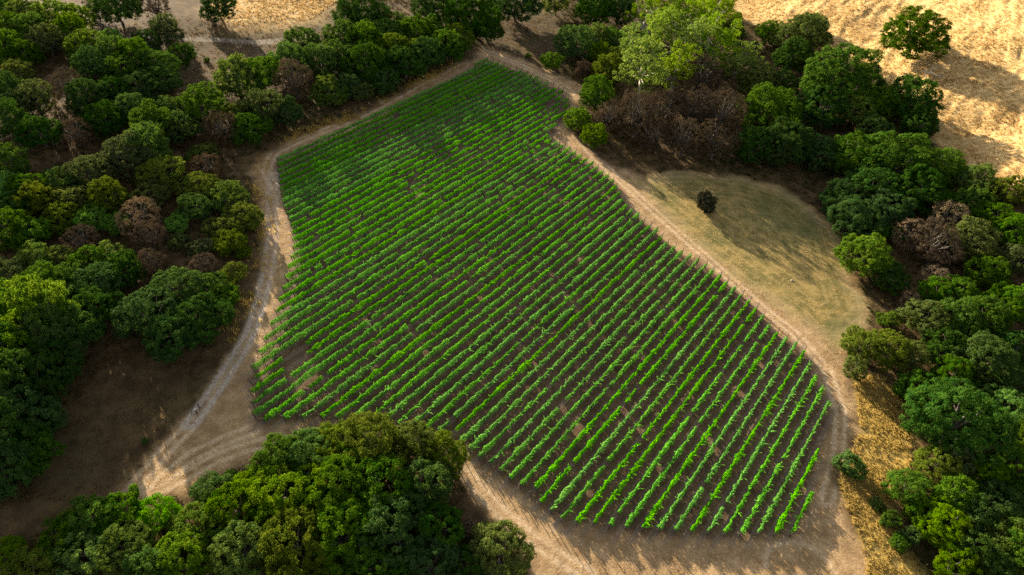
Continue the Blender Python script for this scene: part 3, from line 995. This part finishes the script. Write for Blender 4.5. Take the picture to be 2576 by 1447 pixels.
 (648, 1236, 56, 'b', 'bright oak on the rim left of the great dome', GD),
 (604, 1390, 76, 'b', 'bright oak on the bottom border left of the middle', GD),
 (700, 1168, 68, 'o', 'deep green oak on the left shoulder of the great dome', GD),
 (776, 1144, 74, 'o', 'green oak forming the top left of the great dome', GD),
 (722, 1262, 84, 'b', 'bright oak in the lap of the great dome', GD),
 (738, 1384, 88, 'l', 'olive oak on the bottom border under the great dome', GD),
 (856, 1126, 66, 'l', 'olive green oak forming the top of the great dome', GD),
 (944, 1128, 84, 'l', 'broad olive crown nearest the lower vine rows', GD),
 (1040, 1122, 60, 'l', 'olive crown right of the broad one by the vine rows', GD),
 (1112, 1150, 62, 'l', 'yellowish oak at the right tip of the great dome', GD),
 (852, 1226, 88, 'o', 'large green oak in the middle of the great dome', GD),
 (966, 1236, 86, 'o', 'green oak with dry gaps right of the dome middle', GD),
 (1066, 1228, 76, 'o', 'shaded green oak below the yellowish dome tip', GD),
 (862, 1344, 92, 'o', 'dark green oak in the lower middle of the dome', GD),
 (986, 1346, 88, 'd', 'dark shaded oak left of the round bottom tree', GD),
 (1098, 1334, 74, 'd', 'dark oak beside the pale dirt track at the bottom', GD),
 (940, 1430, 76, 'o', 'oak with bright crest on the bottom border centre', GD),
 (1074, 1424, 72, 'd', 'dark oak on the bottom border near the round tree', GD),
 (1176, 1330, 24, 'T', 'orange brown dry bush between the dome and the round tree', None),
 (1260, 1388, 74, 'l', 'round olive tree standing apart at the bottom edge', GD),
 (1170, 1424, 44, 'd', 'dark low oak left of the round olive tree', GD),
 # grove right of the apex
 (1297, 14, 58, 'd', 'dark blue green oak above the apex field', GF),
 (1398, 14, 34, 'l', 'olive tree at the top of the apex field', GF),
 (1494, 26, 50, 'd', 'dark oak at the top left of the grove', GF),
 (1556, 24, 48, 'd', 'dark oak second along the top of the grove', GF),
 (1448, 106, 50, 'o', 'dense dark green round oak at the grove left edge', GF),
 (1499, 100, 32, 'b', 'light green pointed tree in front of the dense round oak', GF),
 (1546, 104, 36, 'o', 'green oak right of the pointed light tree', GF),
 (1388, 154, 27, 'O', 'dark green spreading bush by the road junction', None),
 (1508, 138, 32, 'b', 'light green small tree below the pointed tree', GF),
 (1330, 141, 9, 'O', 'tiny lone bush on the dry apex field', None),
 (1590, 112, 44, 'e', 'pale gum tree at the upper left of the gum stand', GF),
 (1650, 30, 56, 'e', 'tall gum tree at the top of the gum stand', GF),
 (1664, 92, 52, 'e', 'yellow green gum tree in the stand centre', GF),
 (1738, 46, 60, 'e', 'olive gum tree with pale trunk at the top edge', GF),
 (1812, 24, 50, 'e', 'gum tree at the corner of the golden hillside', GF),
 (1742, 112, 64, 'e', 'bright gum tree below the olive pale trunked gum', GF),
 (1700, 172, 58, 'e', 'bright gum tree right of the leaning white trunked gum', GF),
 (1796, 118, 56, 'e', 'small gum tree at the right of the gum stand', GF),
 (1614, 188, 66, 'e', 'large leaning gum tree with white trunk facing the vineyard', GF),
 (1548, 146, 34, 'l', 'olive tree between the pointed tree and the large gum', GF),
 (1526, 186, 40, 'l', 'olive oak above the round oak by the road', GF),
 (1500, 242, 46, 'o', 'round dense oak beside the road bend', GF),
 (1472, 182, 26, 'N', 'purple brown bush under the grove edge', None),
 (1454, 300, 33, 'b', 'light green round tree next to the last post', GF),
 (1496, 340, 35, 'b', 'round yellow green tree by the dirt road corner', GF),
 (1532, 304, 36, 'n', 'pinkish brown dead tree behind the two round trees', GF),
 (1600, 316, 46, 'n', 'dark brown dead tree under the large leaning gum', GF),
 (1666, 296, 48, 'n', 'brown dead tree in the thicket left part', GF),
 (1736, 300, 50, 'n', 'purplish dead tree in the thicket centre', GF),
 (1804, 314, 50, 'n', 'purplish dead tree in the thicket right part', GF),
 (1640, 352, 40, 'n', 'dark dead tree at the thicket front left', GF),
 (1716, 364, 46, 'n', 'dark dead tree at the thicket front middle', GF),
 (1796, 372, 46, 'n', 'dark dead tree at the thicket front right', GF),
 (1760, 212, 46, 'n', 'dry brown tree between the gums and the thicket', GF),
 (1840, 78, 30, 'b', 'light green small tree at the edge of the golden hillside', GF),
 (1862, 152, 46, 'e', 'airy small gum tree in the dry ground right of the stand', GF),
 (1856, 42, 12, 'B', 'tiny bush on the hillside left of the lone oak', None),
 # oaks edging the hillside
 (1940, 84, 36, 'o', 'compact dark green tree at the hillside foot', GG),
 (2024, 98, 64, 'y', 'large grey green oak at the hillside foot', GG),
 (2048, 66, 28, 'b', 'bright green tree top behind the large grey green oak', GG),
 (1996, 150, 48, 'd', 'dark oak under the large grey green oak', GG),
 (1908, 206, 52, 'l', 'olive oak above the dark thicket oak', GG),
 (1962, 216, 46, 'd', 'dark shaded oak with grey twigs beside the thicket', GG),
 (2304, 92, 76, 'o', 'lone dense oak on the golden hillside', GG),
 (2118, 208, 90, 'o', 'wide domed oak below the large grey green oak', GG),
 (2062, 280, 60, 'd', 'dark oak below the wide domed oak', GG),
 (1932, 292, 74, 'o', 'shaded oak with bright flecks right of the brown thicket', GG),
 (1976, 372, 64, 'd', 'dark oak overhanging the clearing top', GG),
 (1894, 372, 50, 'd', 'very dark oak between thicket and clearing', GG),
 (2160, 282, 54, 'b', 'bright crested oak left of the hillside edge', GG),
 (2222, 276, 50, 'b', 'bright crested oak second along the hillside edge', GG),
 (2290, 262, 60, 'd', 'dark green oak closest below the lone hillside oak', GG),
 (2202, 332, 40, 'b', 'low bright oak in front of the bright crested pair', GG),
 (2312, 318, 46, 'd', 'dark oak with a bare grey twig patch at the hillside edge', GG),
 (2150, 396, 66, 'o', 'large layered oak left of the great hillside edge oak', GG),
 (2256, 408, 84, 'o', 'great layered oak jutting into the golden hillside', GG),
 (2358, 424, 62, 'o', 'layered oak at the right tip of the great oak', GG),
 (2192, 474, 66, 'd', 'dark layered oak below the great oak', GG),
 (2304, 488, 66, 'd', 'dark layered oak under the right tip', GG),
 (2060, 386, 50, 'd', 'dark oak behind the clearing right of the overhanging one', GG),
 (2122, 500, 54, 'd', 'dark oak at the right end of the clearing top', GG),
 (2456, 460, 48, 'b', 'bright oak at the lower corner of the golden hillside', GG),
 (2540, 492, 40, 'l', 'olive oak on the right border below the hillside', GG),
 # right wood
 (1774, 514, 31, 'K', 'dark brown round bush alone in the mown clearing', None),
 (2174, 646, 60, 'b', 'rounded bright green tree at the clearing right tip', GE),
 (2152, 556, 60, 'd', 'dark oak above the rounded clearing tree', GE),
 (2236, 534, 60, 'd', 'dark oak beneath the layered oaks of the hillside', GE),
 (2246, 588, 26, 'v', 'small vivid green tree left of the brown dry crowns', GE),
 (2388, 520, 42, 'o', 'green oak above the brown dry crowns', GE),
 (2446, 516, 46, 'o', 'green oak right of the one above the brown crowns', GE),
 (2508, 552, 48, 'o', 'green oak near the right border above the brown crowns', GE),
 (2556, 592, 48, 'o', 'green oak on the right border beside brown crowns', GE),
 (2296, 594, 50, 't', 'pale brown dry crown at the left of the brown group', GE),
 (2350, 626, 60, 'n', 'large brown dry crown in the brown group middle', GE),
 (2384, 562, 48, 't', 'pale brown crown on top of the brown group', GE),
 (2440, 606, 60, 'l', 'olive brown oak right of the brown group', GE),
 (2356, 698, 36, 't', 'small pale brown crown below the brown group', GE),
 (2488, 686, 50, 'o', 'green oak below the olive brown oak', GE),
 (2550, 664, 46, 'y', 'grey green oak on the right border mid height', GE),
 (2412, 738, 44, 'o', 'green oak right of the small pale brown crown', GE),
 (2350, 744, 40, 'o', 'green oak below the small pale brown crown', GE),
 (2290, 762, 28, 'T', 'brown topped shrub at the edge of the green gully', None),
 (2330, 806, 52, 'l', 'olive oak overhanging the green gully', GE),
 (2404, 806, 52, 'o', 'green oak right of the gully olive oak', GE),
 (2476, 800, 54, 'o', 'green oak second right of the gully olive oak', GE),
 (2544, 764, 52, 'o', 'green oak on the right border above the dark gap', GE),
 (2238, 700, 44, 'd', 'dark oak in the gully behind the rounded clearing tree', GE),
 (2238, 806, 28, 'B', 'low bright green shrub on the gully floor', None),
 (2164, 876, 44, 'l', 'olive oak at the road edge below the gully', GE),
 (2236, 880, 54, 'l', 'olive wide oak right of the road edge oak', GE),
 (2150, 930, 30, 'l', 'small olive tree beside the yellow grass tip', GE),
 (2296, 896, 44, 'l', 'olive brown oak right of the wide road edge oak', GE),
 (2380, 876, 52, 'd', 'dark oak above the big fine leaved oak', GE),
 (2552, 880, 52, 'd', 'dark oak on the right border below the gap', GE),
 (2464, 918, 68, 'o', 'big green oak near the right border above dark gaps', GE),
 (2396, 958, 56, 'o', 'green oak left of the big one near the right border', GE),
 (2534, 962, 54, 'o', 'green oak on the right border under the big one', GE),
 (2310, 980, 46, 'd', 'dark oak right of the yellow grass top', GE),
 (2400, 1072, 104, 'd', 'largest dense dark oak right of the yellow grass', GE),
 (2524, 1036, 56, 'v', 'bright green leafy tree right of the largest dark oak', GE),
 (2568, 1108, 50, 'b', 'light green tree on the right border by the largest oak', GE),
 (2360, 1168, 52, 'l', 'pale olive airy tree under the largest dark oak', GE),
 (2428, 1160, 50, 'y', 'grey green airy tree right of the pale olive one', GE),
 (2480, 1196, 54, 'b', 'bright oak below the leafy bright tree', GE),
 (2546, 1180, 50, 'o', 'green oak on the right border low down', GE),
 (2284, 1236, 48, 'o', 'green oak at the foot of the yellow grass', GE),
 (2320, 1290, 48, 'o', 'green oak beside the low shrubs at the lower right', GE),
 (2400, 1256, 54, 'o', 'green oak in the middle of the lower right wood', GE),
 (2374, 1320, 62, 'b', 'bright wide oak above the dark lower right gap', GE),
 (2446, 1300, 54, 'o', 'oak right of the bright wide lower oak', GE),
 (2512, 1264, 54, 'd', 'dark oak inside the lower right wood', GE),
 (2560, 1256, 48, 'o', 'green oak on the right border near the corner', GE),
 (2514, 1352, 56, 'b', 'bright oak near the bottom right corner', GE),
 (2448, 1394, 54, 'o', 'green oak at the bottom right left of the bright one', GE),
 (2560, 1402, 54, 'o', 'green oak in the bottom right corner', GE),
 (2396, 1434, 50, 'b', 'light green rounded oak on the bottom border at right', GE),
 (2500, 1444, 50, 'o', 'green oak on the bottom border beside the corner', GE),
 (2137, 1176, 42, 'O', 'sprawling green bush at the vineyard road beside yellow grass', None),
 (2240, 1312, 28, 'O', 'low green shrub at the lower right wood edge', None),
 (2262, 1366, 28, 'O', 'low dark shrub below the wood edge shrub', None),
 (2206, 1270, 18, 'B', 'small green shrub in the yellow grass foot', None),
 (2290, 1350, 26, 'O', 'low round shrub right of the dark wood edge shrub', None),
 (612, 636, 22, 'B', 'small green bush on the gravel track verge', None),
 (366, 1110, 10, 'O', 'tiny green bush on the brown slope', None),
]
for px, py, r, kind, label, grp in TREES:
    tree(px, py, r, kind, label, grp)


# ------------------------------------------------------------------ undergrowth and grasses
def scatter(polys, density, rng, avoid=()):
    out = []
    for poly in polys:
        lo, hi = poly.min(0), poly.max(0)
        n = int((hi[0] - lo[0]) * (hi[1] - lo[1]) * density)
        P = rng.uniform(lo, hi, (n, 2))
        P = P[in_poly(P, poly)]
        for a in avoid:
            P = P[~in_poly(P, a)]
        out.append(P)
    return np.concatenate(out)


rng = np.random.default_rng(11)
P = scatter(WOODS, 0.60, rng, (OUT, GOLD))
P = P[(P[:, 1] < 420) & (np.abs(P[:, 0]) < 270)]
P = P[rng.random(len(P)) < 0.35 + 0.9 * (vnoise(P[:, 0], P[:, 1], 14, 8) + 0.5)]
m, per = len(P), 22
cr = rng.uniform(0.4, 1.5, m)
q = rng.normal(0, 1, (m, per, 3))
q /= np.linalg.norm(q, axis=2)[:, :, None]
q[:, :, 2] = np.abs(q[:, :, 2]) * 0.8
LP = np.concatenate([P, T(P[:, 0], P[:, 1])[:, None]], 1)[:, None, :] + q * cr[:, None, None] * rng.uniform(0.5, 1.1, (m, per, 1))
V, F = leaves_np(LP.reshape(-1, 3), (q + (0, 0, 0.4)).reshape(-1, 3), rng.uniform(0.2, 0.42, m * per), rng, 0.5, 0.5)
tint = np.clip(np.repeat(vnoise(P[:, 0], P[:, 1], 10, 9) + 0.5, per) + rng.normal(0, 0.2, m * per), 0, 1)
tag(obj('undergrowth', mesh_np('undergrowth', V, F, MATS['under'], {'tint': np.repeat(tint, 4)})), 'dry brown and dull green brush covering the woodland floor', 'undergrowth', None, 'stuff')


def grass(name, P, mat, label, hgt=(0.45, 0.95), blades=7, width=0.09, lean=0.5, spread=0.30, flow=None):
    n = len(P)
    if flow is None:
        a = 2.3 + 1.6 * vnoise(P[:, 0], P[:, 1], 13, 12) + 1.2 * vnoise(P[:, 0], P[:, 1], 5, 13)
    else:
        a = flow
    a = a[:, None] + rng.normal(0, 0.5, (n, blades))
    h = rng.uniform(*hgt, (n, blades))
    ln = lean * rng.uniform(0.6, 1.4, (n, blades)) * h
    bx = P[:, 0:1] + rng.normal(0, spread, (n, blades))
    by = P[:, 1:2] + rng.normal(0, spread, (n, blades))
    bz = T(P[:, 0], P[:, 1])[:, None] + np.zeros((n, blades))
    dx, dy = np.cos(a), np.sin(a)
    wa = rng.uniform(0, np.pi, (n, blades))
    wx, wy = np.cos(wa) * width, np.sin(wa) * width
    B = np.stack([bx, by, bz - 0.03], -1)
    W = np.stack([wx, wy, wx * 0], -1)
    M = B + np.stack([dx * ln * 0.35, dy * ln * 0.35, h * 0.6], -1)
    E = B + np.stack([dx * ln, dy * ln, h], -1)
    V = np.stack([B - W, B + W, M + W * 0.7, E, M - W * 0.7], 2).reshape(-1, 3)
    F = np.arange(len(V)).reshape(-1, 5)
    ca, sa = P[:, 0] * 0.6 + P[:, 1] * 0.8, -P[:, 0] * 0.8 + P[:, 1] * 0.6
    tint = np.clip(0.5 + 0.8 * vnoise(ca / 3.5, sa, 1.6, 14)[:, None] + 0.7 * vnoise(P[:, 0], P[:, 1], 12, 21)[:, None] + rng.normal(0, 0.10, (n, blades)), 0, 1)
    tag(obj(name, mesh_np(name, V, F, MATS[mat], {'tint': np.repeat(tint.ravel(), 5)})), label, 'grass', None, 'stuff')


P = scatter([GOLD, TOPSUN], 1.5, rng)
P = P[(P[:, 1] < 415) & (P[:, 0] < 262)]
P = P[rng.random(len(P)) < 0.55 + 0.9 * vnoise(P[:, 0], P[:, 1], 7, 15)]
grass('golden_grass', P, 'drygold', 'tall pale golden dry grass combed by the wind over the hillside', blades=6, lean=1.5, width=0.11, hgt=(0.25, 0.55))
P = scatter([YELLOW], 7.0, rng)
P = P[rng.random(len(P)) < 0.55 + 0.9 * vnoise(P[:, 0], P[:, 1], 4, 16)]
grass('yellow_grass', P, 'dryyellow', 'tall yellow dry grass strip between the road and the right wood', hgt=(0.3, 0.7), blades=8, width=0.07, lean=1.3)
P = np.concatenate([scatter([BROWNSLOPE], 1.3, rng), scatter([TOPFIELD, APEXFIELD], 0.8, rng)])
P = P[rng.random(len(P)) < 0.5 + 0.9 * vnoise(P[:, 0], P[:, 1], 6, 17)]
grass('brown_grass', P, 'drybrown', 'short brown dry grass on the shaded slope and upper fields', hgt=(0.2, 0.6), blades=6, width=0.07)
P = []
for ln_ in EDGEGRASS:
    for a_, b_ in zip(ln_[:-1], ln_[1:]):
        k_ = int(np.linalg.norm(b_ - a_) * 8)
        P.append(a_ + rng.random((k_, 1)) * (b_ - a_) + rng.normal(0, 1.5, (k_, 2)))
P = np.concatenate(P)
P = P[rng.random(len(P)) < 0.45 + 1.1 * vnoise(P[:, 0], P[:, 1], 6, 18)]
grass('verge_grass', P, 'dryyellow', 'tall straw coloured grass along the wooded road verges', hgt=(0.5, 1.3), blades=7, width=0.06)
# straw stubble on the bare dirt
P = scatter([OUT], 0.9, rng, (VINE,))
P = P[rng.random(len(P)) < 0.35 + 1.2 * vnoise(P[:, 0], P[:, 1], 5, 19)]
grass('stubble_grass', P, 'drygold', 'sparse cut straw stubble on the dirt around the vines', hgt=(0.08, 0.25), blades=5, width=0.06, spread=0.4)

# ------------------------------------------------------------------ fallen dead tree and stone
p, _ = at(2352, 192)
pts = [([(0, 0, 0.3), (-1.6, 0.5, 0.9), (-3.2, 0.7, 1.2), (-4.6, 1.3, 1.5)], [0.30, 0.26, 0.2, 0.12]),
       ([(-3.2, 0.7, 1.2), (-3.6, 0.2, 2.2), (-4.0, 0.4, 3.0)], [0.16, 0.11, 0.04]),
       ([(-1.6, 0.5, 0.9), (-1.2, 1.6, 1.7), (0.2, 2.2, 2.0), (1.4, 2.0, 1.8)], [0.2, 0.15, 0.1, 0.05]),
       ([(-3.2, 0.7, 1.2), (-3.5, -0.6, 0.5), (-3.6, -1.2, -0.2)], [0.16, 0.12, 0.08]),
       ([(0.2, 2.2, 2.0), (0.9, 2.9, 2.5), (1.3, 3.3, 2.3)], [0.1, 0.06, 0.03]),
       ([(0, 0, 0.3), (1.2, -0.7, 0.6), (2.6, -0.8, 0.3)], [0.24, 0.16, 0.06]),
       ([(1.2, -0.7, 0.6), (1.8, 0.2, 1.3), (2.8, 0.6, 1.4)], [0.12, 0.08, 0.03])]
V, F = tube_np([(np.array(a), b) for a, b in pts], 6)
tag(obj('fallen_tree', mesh_np('fallen_tree', V, F, MATS['pale_bark'], None, True), None, p), 'bleached fallen dead tree lying in the golden grass below the lone oak', 'fallen tree')

p, _ = at(1992, 706)
me = bpy.data.meshes.new('stone')
import bmesh
bm = bmesh.new()
bmesh.ops.create_icosphere(bm, subdivisions=3, radius=0.28)
for v in bm.verts:
    k_ = 1 + 0.35 * float(vnoise(v.co.x + 5, v.co.y + v.co.z * 2, 0.5, 3))
    v.co = Vector((v.co.x * 1.2 * k_, v.co.y * 0.9 * k_, v.co.z * 0.7 * k_))
bm.to_mesh(me)
bm.free()
me.materials.append(MATS['pale_bark'])
tag(obj('stone', me, None, p + (0, 0, 0.06)), 'pale grey stone lying on the mown clearing', 'stone')


# ------------------------------------------------------------------ two people on the track
def simple_mat(name, c, rough=0.8):
    m = NT(name)
    b = m.node('ShaderNodeBsdfPrincipled')
    tc = m.node('ShaderNodeTexCoord')
    n = m.noise(tc.outputs['Object'], 14, 3)
    m.put(b.inputs['Base Color'], m.mix(m.ramp(n, 0.3, 0.7), tuple(v * 0.85 for v in c), c))
    b.inputs['Roughness'].default_value = rough
    m.l.new(b.outputs[0], m.out.inputs[0])
    return m.mat


def skin_mesh(name, joints, edges, mat, root=0, sub=2):
    me = bpy.data.meshes.new(name)
    me.from_pydata([j[0] for j in joints], edges, [])
    o = bpy.data.objects.new(name, me)
    COL.objects.link(o)
    o.modifiers.new('skin', 'SKIN')
    for i, j in enumerate(joints):
        sv = me.skin_vertices[0].data[i]
        sv.radius = (j[1], j[2] if len(j) > 2 else j[1])
        sv.use_root = i == root
    s_ = o.modifiers.new('subsurf', 'SUBSURF')
    s_.levels = s_.render_levels = sub
    dg = bpy.context.evaluated_depsgraph_get()
    dg.update()
    nm = bpy.data.meshes.new_from_object(o.evaluated_get(dg))
    bpy.data.objects.remove(o)
    nm.name = name
    nm.materials.clear()
    nm.materials.append(mat)
    nm.polygons.foreach_set('use_smooth', np.ones(len(nm.polygons), bool))
    return nm


SKIN = simple_mat('skin', (0.42, 0.25, 0.17))


def person(px, py, face, stride, arms, top, legs, hat, label):
    p, _ = at(px, py)
    J, E_ = [], []

    def add(pos, r, parent=None, r2=None):
        J.append((pos, r, r2 or r))
        if parent is not None:
            E_.append((parent, len(J) - 1))
        return len(J) - 1
    pel = add((0, 0, 0.95), 0.135, None, 0.10)
    ch = add((0, 0.01, 1.25), 0.15, pel, 0.11)
    nk = add((0, 0, 1.47), 0.06, ch)
    hd = add((0, 0.02, 1.60), 0.088, nk, 0.10)
    add((0, 0.02, 1.71), 0.075, hd, 0.085)
    add((0, 0.125, 1.595), 0.018, hd)
    hips, shos = [], []
    for s, st in ((-1, stride), (1, -stride)):
        h = add((s * 0.10, 0, 0.90), 0.085, pel)
        kn = add((s * 0.11, st * 0.22 + 0.03, 0.50), 0.055, h)
        an = add((s * 0.11, st * 0.40 - 0.02, 0.10), 0.036, kn)
        to = add((s * 0.12, st * 0.40 + 0.14, 0.045), 0.032, an)
        hips.append((h, kn, an))
    for s, (ex, ey, ez), (wx, wy, wz) in ((-1,) + arms[0], (1,) + arms[1]):
        sh = add((s * 0.20, 0, 1.41), 0.055, ch)
        el = add((s * ex, ey, ez), 0.042, sh)
        wr = add((s * wx, wy, wz), 0.028, el)
        d = Vector((s * wx - s * ex, wy - ey, wz - ez)).normalized()
        pl = add(tuple(Vector((s * wx, wy, wz)) + d * 0.06), 0.034, wr, 0.018)
        side = Vector((0, 1, 0)).cross(d)
        side = side.normalized() if side.length > 0.1 else Vector((1, 0, 0))
        for f_, l_ in ((-0.030, 0.065), (-0.010, 0.082), (0.010, 0.078), (0.030, 0.058)):
            b_ = Vector((s * wx, wy, wz)) + d * 0.10 + side * f_
            k1 = add(tuple(b_), 0.010, pl)
            k2 = add(tuple(b_ + d * l_ * 0.55), 0.009, k1)
            add(tuple(b_ + d * l_ + Vector((0, 0.012, -0.004))), 0.008, k2)
        t_ = add(tuple(Vector((s * wx, wy, wz)) + d * 0.045 + side * 0.05), 0.011, pl)
        add(tuple(Vector((s * wx, wy, wz)) + d * 0.085 + side * 0.07), 0.009, t_)
        shos.append((sh, el, wr))
    root = obj('person', skin_mesh('person', J, E_, SKIN), None, p)
    root.rotation_euler = (0, 0, face)
    # clothing
    tj = [(J[pel][0], 0.15, 0.115), (J[ch][0], 0.168, 0.128), (J[nk][0][:2] + (1.44,), 0.075, 0.075)]
    te = [(0, 1), (1, 2)]
    for sh, el, wr in shos:
        mid = tuple(0.3 * a + 0.7 * b for a, b in zip(J[sh][0], J[el][0]))
        tj += [(J[sh][0], 0.07, 0.07), (mid, 0.058, 0.058)]
        te += [(1, len(tj) - 2), (len(tj) - 2, len(tj) - 1)]
    obj('shirt', skin_mesh('shirt', tj, te, top), root)
    lj = [(J[pel][0], 0.15, 0.115)]
    le = []
    for h, kn, an in hips:
        a0 = J[an][0]
        lj += [(J[h][0], 0.10, 0.10), (J[kn][0], 0.07, 0.07), ((a0[0], a0[1], a0[2] + 0.04), 0.055, 0.055)]
        n0 = len(lj)
        le += [(0, n0 - 3), (n0 - 3, n0 - 2), (n0 - 2, n0 - 1)]
    obj('trousers', skin_mesh('trousers', lj, le, legs), root)
    bm = bmesh.new()
    bmesh.ops.create_uvsphere(bm, u_segments=16, v_segments=8, radius=0.125)
    bmesh.ops.delete(bm, geom=[v for v in bm.verts if v.co.z < -0.01], context='VERTS')
    bmesh.ops.create_circle(bm, cap_ends=True, segments=16, radius=0.17)
    for v in bm.verts:
        v.co.y *= 1.1
    hm = bpy.data.meshes.new('hat')
    bm.to_mesh(hm)
    bm.free()
    hm.materials.append(hat)
    obj('hat', hm, root, (0, 0.02, 1.68))
    tag(root, label, 'person')


BLACK, NAVY = simple_mat('black_cloth', (0.012, 0.012, 0.014)), simple_mat('navy_cloth', (0.012, 0.016, 0.03))
TEAL, WHITE = simple_mat('teal_cloth', (0.015, 0.05, 0.055)), simple_mat('white_cap', (0.72, 0.75, 0.8))
person(497.2, 1044.5, math.radians(-50), 0.25, (((0.30, 0.04, 1.14), (0.22, 0.24, 1.05)), ((0.30, 0.04, 1.14), (0.20, 0.25, 1.06))), NAVY, TEAL, WHITE, 'person in navy top and teal trousers with a white cap on the track')
person(504.6, 1032.0, math.radians(-70), 0.55, (((0.27, -0.12, 1.14), (0.26, -0.05, 0.88)), ((0.27, 0.12, 1.15), (0.25, 0.30, 1.00))), BLACK, BLACK, BLACK, 'person dressed all in black striding beside the white capped walker')
